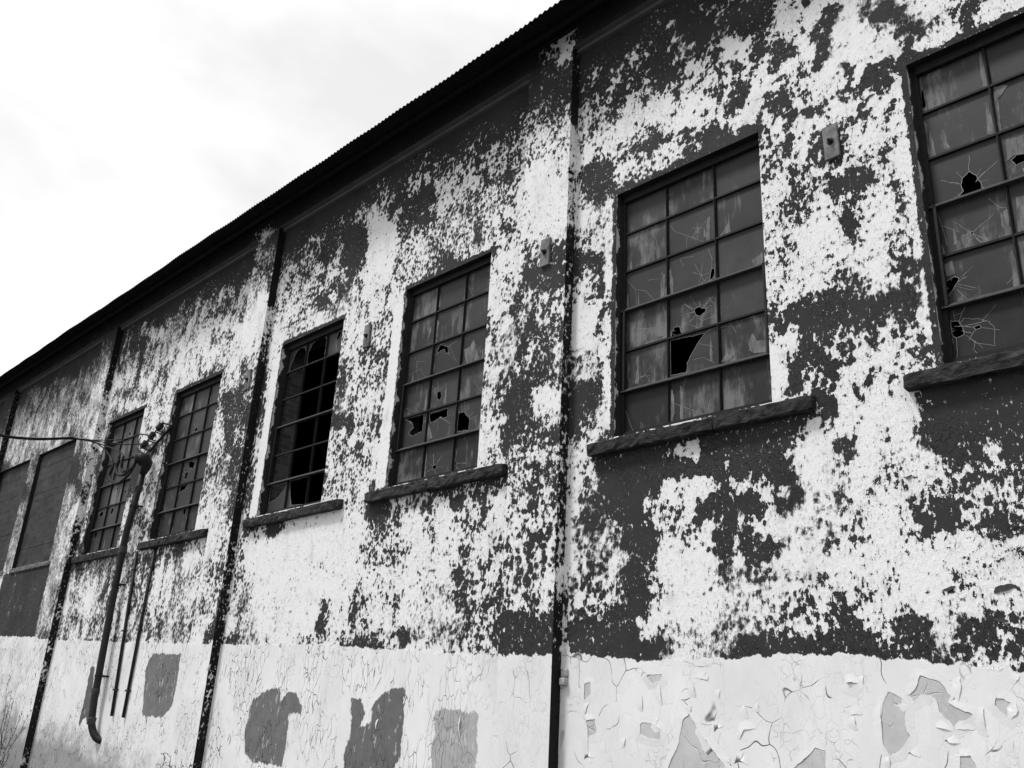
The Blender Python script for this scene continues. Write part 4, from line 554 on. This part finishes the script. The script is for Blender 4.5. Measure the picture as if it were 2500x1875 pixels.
def make_window(key, state):
    x0, x1 = WIN[key]; rr = random.Random(ord(key))
    cols = [x0 + (x1 - x0) * k / 3 for k in range(4)]
    f = MB()
    f.box(x0, x0 + .04, .09, .14, ZF, ZH); f.box(x1 - .04, x1, .09, .14, ZF, ZH); f.box(x0 + .04, x1 - .04, .07, .14, ZH - .07, ZH); f.box(x0 + .04, x1 - .04, .09, .14, ZF, ZF + .03)  # head member made deeper, adding dark where the lintel shadow falls
    for c in cols[1:3]:
        f.box(c - .010, c + .010, .100, .122, ZF + .03, ZH - .035); f.box(c - .003, c + .003, .088, .100, ZF + .03, ZH - .035)
    for k in (1, 2, 4, 5):
        z = ZB[k]
        if k in (2, 4, 5): f.box(x0 + .04, x1 - .04, .092, .12, z - .009, z + .009)
    for z in (ZB[1], ZB[3]):          # heavy rails of the pivoting vent, with a sloped weather lip
        for (xa, xb) in ((x0 + .01, x1 - .01),):
            n = len(f.v)
            f.v += [(xa, .12, z - .018), (xb, .12, z - .018), (xb, .06, z - .018), (xa, .06, z - .018), (xa, .095, z + .02), (xb, .095, z + .02), (xb, .12, z + .02), (xa, .12, z + .02), (xa, .06, z - .010), (xb, .06, z - .010)]
            for q in ((0, 1, 2, 3), (3, 2, 9, 8), (8, 9, 5, 4), (4, 5, 6, 7), (0, 7, 6, 1), (0, 3, 8, 4, 7), (1, 6, 5, 9, 2)): f.f.append(tuple(n + i for i in q)); f.m.append(1)
    for z in (ZB[1], ZB[3]): f.box(x0 + .04, x0 + .06, .06, .09, ZB[1], ZB[3]) if z == ZB[1] else f.box(x1 - .06, x1 - .04, .06, .09, ZB[1], ZB[3])
    win = f.build('window', [MST, MSTL], BLD)
    win['label'] = state
    # reveal: render to the frame, bare brick behind it
    r = MB()
    for xa in (x0, x1): r.quad((xa, 0, ZF - .03), (xa, .12, ZF - .03), (xa, .12, ZH), (xa, 0, ZH), 0); r.quad((xa, .12, ZF - .03), (xa, .4, ZF - .03), (xa, .4, ZH), (xa, .12, ZH), 1)
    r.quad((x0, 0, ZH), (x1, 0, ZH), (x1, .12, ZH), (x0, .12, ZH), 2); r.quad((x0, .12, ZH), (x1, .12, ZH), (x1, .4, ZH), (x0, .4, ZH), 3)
    r.quad((x0, 0, ZF - .03), (x1, 0, ZF - .03), (x1, .4, ZF - .03), (x0, .4, ZF - .03), 3)
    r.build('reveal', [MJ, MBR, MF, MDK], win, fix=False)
    # glass
    holes = [jag(h, .005, rr) for h in HOLES.get(key, [])]
    gl = MB(); tone = []; foot = []; grim = []; gval = [.5]
    def add_tri(pts, t, zb, zt):
        n = len(gl.v)
        for p in pts: gl.v.append((p[0], GY, p[1])); tone.append(t); grim.append(gval[0]); foot.append(1 - min(1, max(0, (p[1] - zb) / (zt - zb))))
        gl.f.append(tuple(range(n, n + len(pts)))); gl.m.append(0)
    for row in range(6):
        for c in range(3):
            xa, xb = cols[c] + (.04 if c == 0 else .013), cols[c + 1] - (.04 if c == 2 else .013)
            za, zb = ZB[row] + .012, ZB[row + 1] - .012
            # subdivide the outline so that dirt can follow the foot of the pane
            outer = []
            for (p, q) in (((xa, za), (xb, za)), ((xb, za), (xb, zb)), ((xb, zb), (xa, zb)), ((xa, zb), (xa, za))):
                for k in range(6): outer.append((p[0] + (q[0] - p[0]) * k / 6, p[1] + (q[1] - p[1]) * k / 6))
            hs = []
            if key == 'C':
                W_, H_ = xb - xa, zb - za
                if row == 5 and c == 0: h = [(.1, .02), (.97, .02), (.97, .55), (.85, .78), (.6, .86), (.35, .7), (.15, .3)]
                elif row == 5 and c == 1: h = [(.03, .02), (.93, .02), (.93, .7), (.8, .9), (.5, .93), (.2, .8), (.03, .5)]
                elif row == 5 and c == 2: h = [(.4, .6), (.55, .9), (.65, .7), (.5, .45)]
                elif row == 0 and c == 0: h = [(.05, .35), (.55, .5), (.8, .75), (.97, .97), (.03, .97)]
                elif row == 0 and c == 1: h = [(.25, .1), (.97, .03), (.97, .97), (.03, .97), (.1, .6)]
                else: continue
                hs = [jag([(xa + W_ * u, za + H_ * v) for u, v in h], .006, rr)]
            for h in holes:
                cx_ = sum(p[0] for p in h) / len(h); cz_ = sum(p[1] for p in h) / len(h)
                if xa - .02 <= cx_ <= xb + .02 and za - .02 <= cz_ <= zb + .02: hs.append([(min(max(p[0], xa + .004), xb - .004), min(max(p[1], za + .004), zb - .004)) for p in h])
            tn = rr.uniform(.8, 1.35) * (.62 if row == 0 and key != 'C' else 1.)  # bottom row toned down for the shade under the heavy rail
            gval[0] = rr.random() ** 1.3
            P3 = [[Vector((p[0], p[1], 0)) for p in outer]] + [[Vector((p[0], p[1], 0)) for p in h] for h in hs]
            flat = [p for l in P3 for p in l]
            for tri in tessellate_polygon(P3): add_tri([(flat[i].x, flat[i].y) for i in tri], tn, za, zb)
            if rr.random() < .55 and not (key == 'C'):
                for _s in range(rr.randint(1, 3)):
                    sx_ = rr.choice((xa + .015, xb - .015, rr.uniform(xa + .03, xb - .03))); hh = rr.uniform(.06, .34); b0 = rr.choice((za, za, za + rr.uniform(0, .08))); ww = rr.uniform(.008, .03)
                    pl_ = []
                    for k in range(9): t_ = k / 8; pl_.append((min(sx_ + ww * (1 - t_) ** .6 * rr.uniform(.5, 1.2), xb), min(b0 + hh * t_, zb)))
                    for k in range(8, -1, -1): t_ = k / 8; pl_.append((max(sx_ - ww * (1 - t_) ** .6 * rr.uniform(.5, 1.2) - .001, xa), min(b0 + hh * t_, zb)))
                    if any(math.hypot(p[0] - q[0], p[1] - q[1]) < .05 for h in hs for q in h for p in pl_): continue
                    for k in range(8):
                        a_, b_, c_, d_2 = pl_[k], pl_[k + 1], pl_[16 - k], pl_[17 - k]
                        gl.quad((a_[0], GY - .001, a_[1]), (b_[0], GY - .001, b_[1]), (c_[0], GY - .001, c_[1]), (d_2[0], GY - .001, d_2[1]), 2)
            # rims and cracks from every hole, pale with painted caught light
            for h in hs:
                ribbon(gl, h + [h[0]], .0032, GY - .0015, 1)
                cx_ = sum(p[0] for p in h) / len(h); cz_ = sum(p[1] for p in h) / len(h); rad = max(math.hypot(p[0] - cx_, p[1] - cz_) for p in h)
                if rad > .04 and rad < .2:
                    for q in range(3):
                        p = rr.choice(h); u = Vector((cx_ - p[0], cz_ - p[1])).normalized(); nn = Vector((-u.y, u.x)); L = rr.uniform(.12, .30) * rad; b_ = rr.uniform(.08, .18) * rad
                        gl.poly([(p[0] - nn.x * b_ - u.x * .01, GY + .001, p[1] - nn.y * b_ - u.y * .01), (p[0] + nn.x * b_ - u.x * .01, GY + .001, p[1] + nn.y * b_ - u.y * .01), (p[0] + u.x * L, GY + .012, p[1] + u.y * L)], 2)
                if key == 'C': continue
                ends = []
                for q in range(rr.randint(9, 13)):
                    p = rr.choice(h); d = Vector((p[0] - cx_, p[1] - cz_)); 
                    if d.length < .005: continue
                    d = d.normalized(); L = rr.uniform(.04, .17); e = (min(max(p[0] + d.x * L, xa), xb), min(max(p[1] + d.y * L, za), zb))
                    ribbon(gl, wander(p, e, rr), rr.choice((.0012, .0018, .0028)), GY - .0018, 1); ends.append((p, e))
                for (p, e), (p2, e2) in zip(ends, ends[1:]):
                    if rr.random() < .6 and math.hypot(e[0] - e2[0], e[1] - e2[1]) < .12: ribbon(gl, wander(((p[0] + e[0]) / 2, (p[1] + e[1]) / 2), ((p2[0] + e2[0]) / 2, (p2[1] + e2[1]) / 2), rr, .003, 3), .002, GY - .0018, 1)
            if not hs and key in 'EFDBA' and row in (1, 2, 3, 4) and rr.random() < .3:      # an impact star without a hole
                cx_, cz_ = rr.uniform(xa + .1, xb - .1), rr.uniform(za + .08, zb - .08)
                for q in range(rr.randint(4, 7)):
                    a = rr.uniform(0, 6.28); L = rr.uniform(.04, .18)
                    ribbon(gl, wander((cx_, cz_), (min(max(cx_ + math.cos(a) * L, xa), xb), min(max(cz_ + math.sin(a) * L, za), zb)), rr), .0018, GY - .0018, 1)
    for c_ in CR.get(key, []):
        for a, b in zip(c_, c_[1:]): ribbon(gl, wander(a, b, rr, .004, 3), .0022, GY - .0022, 1)
    for P in ST.get(key, []):
        q = jag(P, .004, rr, .03)
        for tri in tessellate_polygon([[Vector((p[0], p[1], 0)) for p in q]]): gl.f.append(tuple(len(gl.v) + i for i in range(3))); gl.m.append(2); gl.v += [(q[i][0], GY - .003, q[i][1]) for i in tri]
    nT = len(gl.v)
    go = gl.build('glass', [MG, MCR, MDU], win, fix=False)
    # vertices created by ribbons have no tone: fill in order
    ta = np.ones(nT); fa = np.zeros(nT); gm = np.zeros(nT)
    idx = sorted({i for f_, m_ in zip(gl.f, gl.m) if m_ == 0 for i in f_})
    for i, t_, f_, g_ in zip(idx, tone, foot, grim): ta[i] = t_; fa[i] = f_; gm[i] = g_
    for n_, v_ in (('tone', ta), ('foot', fa), ('grime', gm)):
        a_ = go.data.attributes.new(n_, 'FLOAT', 'POINT'); a_.data.foreach_set('value', v_.astype(np.float32))
    return win
def sill(parent, xa, xb, joint=None, z0=3.868, z1=3.98, yp=-.085, mat=None):
    rr = random.Random(int(-xa * 100)); s = MB()
    cuts = [xa] + ([joint - .003, joint + .003] if joint else []) + [xb]
    for i in range(0, len(cuts), 2):
        a, b = cuts[i], cuts[i + 1]; n = max(3, int((b - a) / .05)); ring = []
        tl = rr.uniform(-.005, .005)
        for k in range(n + 1):
            x = a + (b - a) * k / n; c = .012 if k in (0, n) else 0; j = lambda q=.009: rr.uniform(-q, q)
            zz = tl * k / n
            prof = [(.115, z1 + .025), (.115, z0), (yp + .006 + c + j(), z0 + c * .6 + j(.004)), (yp + c + j(), z0 + .012 + j(.004)), (yp + c - .002 + j(), (z0 + z1) / 2 + j()), (yp + c + j(), z1 - .010 + j(.004)), (yp + .010 + c + j(.003), z1 - c * .5 + j(.003))]
            ring.append([(x + (j(.004) if 0 < k < n else 0), p[0], p[1] + zz) for p in prof])
        base = len(s.v); m_ = len(ring[0])
        for r_ in ring: s.v += r_
        for k in range(n):
            for q in range(m_): s.f.append((base + k * m_ + q, base + k * m_ + (q + 1) % m_, base + (k + 1) * m_ + (q + 1) % m_, base + (k + 1) * m_ + q)); s.m.append(0)
        for k in (0, n): s.f.append(tuple(base + k * m_ + q for q in range(m_))); s.m.append(0)
    return s.build('sill', [mat or MS], parent)
wins = {}
LB = dict(A='steel window with one large missing pane corner, long stone sill', B='steel window with starred and punctured panes',
          C='steel window stripped of nearly all its glass', D='steel window with a row of smashed panes', E='narrow looking steel window behind the service cables', F='steel window with a few punched panes')
for k in 'ABCDEF': wins[k] = make_window(k, LB[k])
sill(wins['A'], -5.11, -2.945, -3.80); sill(wins['B'], -2.27, -.11, -1.2); sill(wins['D'], -8.45, -6.20, -7.34)
sill(wins['C'], -11.19, -8.965, -10.1); sill(wins['F'], -14.50, -12.28, -13.38); sill(wins['E'], -17.25, -15.06, -16.2)
# boarded openings
for key in 'HG':
    x0, x1 = WIN[key]; b = MB(); z = ZF - .03; rr = random.Random(ord(key))
    while z < ZH - .01:
        h = min(.145, ZH - z); y = .075 + rr.uniform(-.004, .004); b.box(x0 + .002, x1 - .002, y, .1, z + .0015, z + h - .0015); z += h
    o = b.build('boarded_window', [MBD], BLD); o['label'] = 'tall opening closed with dark horizontal boards'
    r = MB()
    for xa in (x0, x1): r.quad((xa, 0, ZF - .03), (xa, .12, ZF - .03), (xa, .12, ZH), (xa, 0, ZH))
    r.quad((x0, 0, ZH), (x1, 0, ZH), (x1, .12, ZH), (x0, .12, ZH)); r.quad((x0, 0, ZF - .03), (x1, 0, ZF - .03), (x1, .12, ZF - .03), (x0, .12, ZF - .03))
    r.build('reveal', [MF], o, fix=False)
    sill(o, x0 - .04, x1 + .06, None, 3.955, 4.045, -.03, simple('pale_sill_cement', .16, .85, 8, .3))

# ---------------- iron tie plates ----------------
for (x, z, y, t_) in ((-2.655, 6.09, 0, .02), (-5.67, 6.10, -PY, -.015), (-8.85, 6.075, 0, .0), (-11.58, 6.08, -PY, .01), (-14.85, 6.3, 0, 0)):
    if x < -14: continue
    b = MB(); yy = y - .003; hw, hh = .062, .155; n = len(b.v)
    def rot(u, v): return (x + u * math.cos(t_) - v * math.sin(t_), z + u * math.sin(t_) + v * math.cos(t_))
    c = [rot(-hw, -hh), rot(hw, -hh), rot(hw, hh), rot(-hw, hh)]
    b.v += [(p[0], yy, p[1]) for p in c] + [(p[0], yy - .028, p[1]) for p in c]
    for q in ((4, 5, 6, 7), (0, 1, 5, 4), (1, 2, 6, 5), (2, 3, 7, 6), (3, 0, 4, 7), (0, 3, 2, 1)): b.f.append(q); b.m.append(0)
    o = b.build('tie_plate', [MPL], BLD, bevel=.004)
    q = MB(); q.tube([(x, yy - .026, z), (x, yy - .034, z)], .03, seg=14); q.tube([(x, yy - .034, z), (x, yy - .052, z)], .02, seg=6); q.tube([(x, yy - .05, z), (x, yy - .075, z)], .009, seg=10)
    q.build('bolt', [MST], o)

# ---------------- loose paint on the lower wall ----------------
rr = random.Random(8)
def flap(pts, h, wd, closed=False, name='loose_paint_flake'):
    fl = MB(); P = []
    n = len(pts)
    for i in range(n if closed else n - 1):
        a = Vector(pts[i]); b = Vector(pts[(i + 1) % n]); m = max(1, int((b - a).length / .02))
        for k in range(m): q = a.lerp(b, k / m); P.append(Vector((q.x + rr.uniform(-.004, .004), q.y + rr.uniform(-.004, .004))))
    P.append(P[0].copy() if closed else Vector(pts[-1]))
    area = sum(P[i].x * P[i + 1].y - P[i + 1].x * P[i].y for i in range(len(P) - 1)) if closed else 0
    N_ = len(P); ph = rr.uniform(0, 6)
    for i, p in enumerate(P):
        t = (P[min(i + 1, N_ - 1)] - P[max(i - 1, 0)]).normalized(); nn = Vector((-t.y, t.x))
        if closed: nn = nn if area < 0 else -nn
        elif nn.x * -1 + nn.y * .7 < 0: nn = -nn
        e = 1. if closed else math.sin(math.pi * i / (N_ - 1)) ** .6
        hh = h * e * (.55 + .45 * math.sin(i * .35 + ph)) + .0008
        w_ = wd * (.35 + .65 * e) * rr.uniform(.85, 1.15)
        for a_, b_ in ((0, 1), (.3, .68), (.65, .25), (1., 0)):
            q = p + nn * w_ * a_; fl.v.append((q.x, -.0006 - hh * b_, q.y))
    for i in range(N_ - 1):
        for q in range(3): a = i * 4 + q; fl.f.append((a, a + 1, a + 5, a + 4)); fl.m.append(0)
    o = fl.build(name, [MCT], BLD, smooth=True, fix=False)
    return o
for P in PEEL: flap(P, .0035, .05, True)
for P in SLIT: flap(P, .006, .06)
for _ in range(24):      # small curls in the middle bays
    x = rr.choice([rr.uniform(-9.6, -8.7), rr.uniform(-11.2, -10.3), rr.uniform(-8.9, -6.4)]); z = rr.uniform(1.0, 2.15)
    L = rr.uniform(.06, .2); a = rr.gauss(1.45, .4)
    flap([(x, z), (x + math.cos(a) * L * .5 + rr.uniform(-.03, .03), z + math.sin(a) * L * .5), (x + math.cos(a) * L, z + math.sin(a) * L)], rr.uniform(.005, .010), rr.uniform(.02, .03))
for _ in range(22):      # lifted scabs of the dark coat
    x = rr.uniform(-5.2, -1.5); z = rr.uniform(2.3, 6.6)
    if any(a - .1 < x < b + .1 for a, b in WIN.values()) and 3.7 < z: continue
    L = rr.uniform(.05, .15); a = rr.uniform(-.3, .5)
    o = flap([(x, z), (x + math.cos(a) * L * .5, z + math.sin(a) * L * .5 + rr.uniform(-.03, .01)), (x + math.cos(a) * L, z + math.sin(a) * L)], rr.uniform(.008, .016), rr.uniform(.02, .04)); o.data.materials[0] = MCTD
# small cemented lump and cleat beside the first pilaster
lp = MB(); lp.box(-5.39, -5.315, -.025, .0, 1.985, 2.055); lp.box(-5.385, -5.32, -.05, .0, 1.915, 1.98)
lp.build('wall_bracket', [simple('weathered_lump', .42, .9, 18, .4)], BLD, bevel=.02)

# ---------------- service conduit with its hooded head ----------------
CP = tag(empty('service_conduit', (-14.9, -.12, 1.2)), 'thick dark steel conduit climbing the wall to a hooded cable head', 'conduit')
c = MB(); c.tube(smooth_path([(-14.62, .03, 1.03), (-14.70, -.05, 1.08), (-14.80, -.11, 1.26), (-14.86, -.12, 1.6)], 5) + [Vector((-14.93, -.12, 3.0)), Vector((-14.93, -.12, 4.2)), Vector((-14.74, -.12, 5.2))], .054, seg=16)
c.build('pipe', [MPI], CP, smooth=True)
for z, x in ((1.95, -14.87), (3.35, -14.93), (4.62, -14.86)):
    k = MB(); k.tube([(x, -.12, z - .02), (x, -.12, z + .02)], .062, seg=16); k.box(x + .06, x + .10, -.02, -.003, z - .012, z + .012); k.box(x - .10, x - .06, -.02, -.003, z - .012, z + .012); k.box(x - .08, x - .065, -.12, -.01, z - .015, z + .015); k.box(x + .065, x + .08, -.12, -.01, z - .015, z + .015)
    k.build('strap', [MPI], CP)
for (cx_, cz_, dx_) in ((-14.80, 1.30, .01), (-14.875, 1.72, 0), (-14.93, 3.9, 0), (-14.80, 4.90, .02)):
    k = MB(); k.tube([(cx_ - dx_, -.12, cz_ - .05), (cx_ - dx_, -.12, cz_ - .045), (cx_ + dx_, -.12, cz_ + .045), (cx_ + dx_, -.12, cz_ + .05)], [.056, .063, .063, .056], seg=16); k.build('coupling', [MSTL], CP)
k = MB()
k.tube([(-14.735, -.12, 5.15), (-14.71, -.12, 5.20), (-14.67, -.12, 5.25), (-14.63, -.135, 5.31), (-14.62, -.18, 5.355), (-14.64, -.235, 5.365), (-14.67, -.28, 5.345)], [.06, .07, .082, .098, .105, .107, .10], seg=20)
k.tube([(-14.665, -.275, 5.35), (-14.68, -.30, 5.325)], [.108, .112], seg=20)
k.build('hood', [MPI], CP, smooth=True)
for x0_, z0_, x1_, z1_, lab in ((-14.588, 3.86, -14.33, 1.39, 'thin bare conduit running down beside the thick service pipe'), (-13.922, 3.86, -13.919, 1.38, 'thin bare conduit dropping from below the stone sill, right of its twin')):
    q = MB(); q.tube([(x0_, -.028, z0_), (x0_ * .6 + x1_ * .4, -.028, z0_ * .6 + z1_ * .4), (x1_, -.028, z1_)], .023, seg=12)
    o = tag(empty('thin_conduit', (x0_, 0, z1_)), lab, 'conduit', 'thin conduits below the window')
    q.build('pipe', [MPI], o, smooth=True)
    for f_ in (.12, .5, .85):
        xx = x0_ + (x1_ - x0_) * f_; zz = z0_ + (z1_ - z0_) * f_; s_ = MB(); s_.box(xx - .045, xx + .045, -.0556, -.051, zz - .012, zz + .012); s_.box(xx - .05, xx - .045, -.0556, -.002, zz - .012, zz + .012); s_.box(xx + .045, xx + .05, -.0556, -.002, zz - .012, zz + .012); s_.build('strap', [MPI], o)
# insulator rack
RK = tag(empty('insulator_rack', (-14.5, 0, 5.7)), 'rack of three dark spool insulators bolted aslant on the white wall', 'insulator rack')
A_, B_ = Vector((-14.15, -.03, 5.90)), Vector((-14.86, -.03, 5.58))
d_ = (B_ - A_).normalized()
q = MB(); q.tube([A_, B_], .022, seg=8); q.tube([A_ + Vector((0, -.16, .01)), B_ + Vector((0, -.16, .01))], .011, seg=8)
for t_ in (.02, .30, .36, .63, .69, .98): p = A_.lerp(B_, t_); q.tube([p, p + Vector((0, -.16, .01))], .011, seg=8)
q.build('bracket', [MST], RK)
SPO = []
for t_ in (.16, .5, .84):
    p = A_.lerp(B_, t_) + Vector((0, -.16, .01)); SPO.append(p); s_ = MB()
    s_.tube([p - d_ * .05, p - d_ * .045, p - d_ * .02, p, p + d_ * .02, p + d_ * .045, p + d_ * .05], [.04, .055, .05, .03, .05, .055, .04], seg=16); s_.build('spool', [MIN], RK, smooth=True)
# cables: a twisted bundle from the street that splits to the rack and to the hood
FAR = [(-12.6, -9.5, 5.75), (-14.6, -4.8, 5.25), (-15.48, -2.2, 5.42)]
HD = Vector((-14.95, -.39, 5.32))
paths = [
    [(-16.10, -.62, 5.845), (-15.3, -.35, 5.70), tuple(SPO[2] + Vector((-.03, -.05, 0)))],
    [(-16.08, -.60, 5.85), (-15.2, -.38, 5.76), (-14.8, -.28, 5.80), tuple(SPO[1] + Vector((-.04, -.05, 0)))],
    [(-16.3, -.50, 5.905), (-15.596, -.45, 5.576), (-15.236, -.45, 5.302), (-15.266, -.45, 5.129), (-15.148, -.45, 5.02), (-14.84, -.45, 4.93), (-14.60, -.40, 5.05), (-14.66, -.30, 5.30)],
    [(-16.2, -.50, 5.86), (-15.19, -.45, 5.544), (-15.016, -.45, 5.358), (-15.04, -.45, 5.22), (-14.92, -.45, 5.09), (-14.70, -.43, 5.06), (-14.58, -.38, 5.16), (-14.67, -.30, 5.32)],
    [(-16.1, -.50, 5.83), (-14.991, -.45, 5.474), (-14.853, -.45, 5.29), (-14.84, -.44, 5.18), (-14.74, -.43, 5.11), (-14.62, -.40, 5.15), (-14.60, -.36, 5.22), (-14.68, -.30, 5.33)]]
labs = ['thin black wire from the street bundle to the lowest spool insulator', 'thin black wire from the street bundle to the middle spool insulator',
        'black cable hanging in the widest and lowest loop before entering the hood', 'black cable in the middle loop before entering the hood', 'black cable in the smallest innermost loop before entering the hood']
for i, (pp, lab) in enumerate(zip(paths, labs)):
    tw = []
    fp = smooth_path(FAR + [(-16.0, -.95, 5.78)], 10)
    for k, p in enumerate(fp):
        a = k * .5 + i * 1.257; tw.append(p + Vector((math.cos(a) * .014, 0, math.sin(a) * .014)))
    P = tw[:-1] + smooth_path([tuple(tw[-1])] + pp, 7); q = MB(); loop = i >= 2
    rad = [.0105 if (not loop or k < len(tw) + 16) else .024 for k in range(len(P))]
    q.tube(P, rad, seg=8); o = q.build('service_cable', [MCB], None, smooth=True); tag(o, lab, 'cable', 'service cables from the street')
    if loop:
        s_ = MB(); k0 = len(tw) + 7 * 2 + 3; s_.tube([P[k0], P[k0 + 1], P[k0 + 2]], [.022, .028, .022], seg=10); s_.build('splice', [MCB], o, smooth=True)

# ---------------- weeds growing against the foot of the wall ----------------
def weed(loc, tops, seed, label):
    rr = random.Random(seed); e = tag(empty('weed', loc), label, 'weed', 'weeds at the foot of the wall'); st = MB(); lf = MB()
    for (dx, dz) in tops:
        b = Vector(loc); p = [b]; n = 9
        for k in range(1, n + 1): t = k / n; p.append(Vector((loc[0] + dx * t ** 1.3 + rr.uniform(-.02, .02), loc[1] + rr.uniform(-.03, .03), loc[2] + dz * t)))
        P = smooth_path(p, 3); st.tube(P, [.008 * (1 - .8 * i / len(P)) for i in range(len(P))], seg=5)
        for k in range(int(len(P) * .25), len(P)):
            if rr.random() < .75:
                d = Vector((rr.choice((-1, 1)) * rr.uniform(.5, 1), rr.uniform(-.5, .3), rr.uniform(.1, .8))).normalized(); L = rr.uniform(.05, .17); q0 = P[k]; q1 = q0 + d * L
                st.tube([q0, q0.lerp(q1, .5) + Vector((0, 0, .008)), q1], [.003, .0022, .0012], seg=4)
                for m in range(4):
                    c_ = q0.lerp(q1, (m + 1) / 4); a = rr.uniform(0, 6.28); u = Vector((math.cos(a), rr.uniform(-.5, .5), math.sin(a))).normalized(); v_ = u.orthogonal().normalized(); s_ = rr.uniform(.010, .022)
                    lf.poly([c_, c_ + u * s_ + v_ * s_ * .35, c_ + u * s_ * 2, c_ + u * s_ - v_ * s_ * .35])
    st.build('stem', [MST], e); lf.build('leaf', [MLF], e, fix=False)
weed((-17.9, -.3, 0), [(-.5, 1.9), (-.25, 1.7), (.1, 1.55), (.5, 1.3), (.9, 1.35), (-.8, 1.2), (.2, .9)], 3, 'tall spindly weed rising in front of the leftmost full pilaster')
weed((-11.6, -.25, 0), [(-.35, .95), (-.1, 1.0), (.2, .98), (.4, .9)], 7, 'low weed whose twigs just reach into view under the second bay')
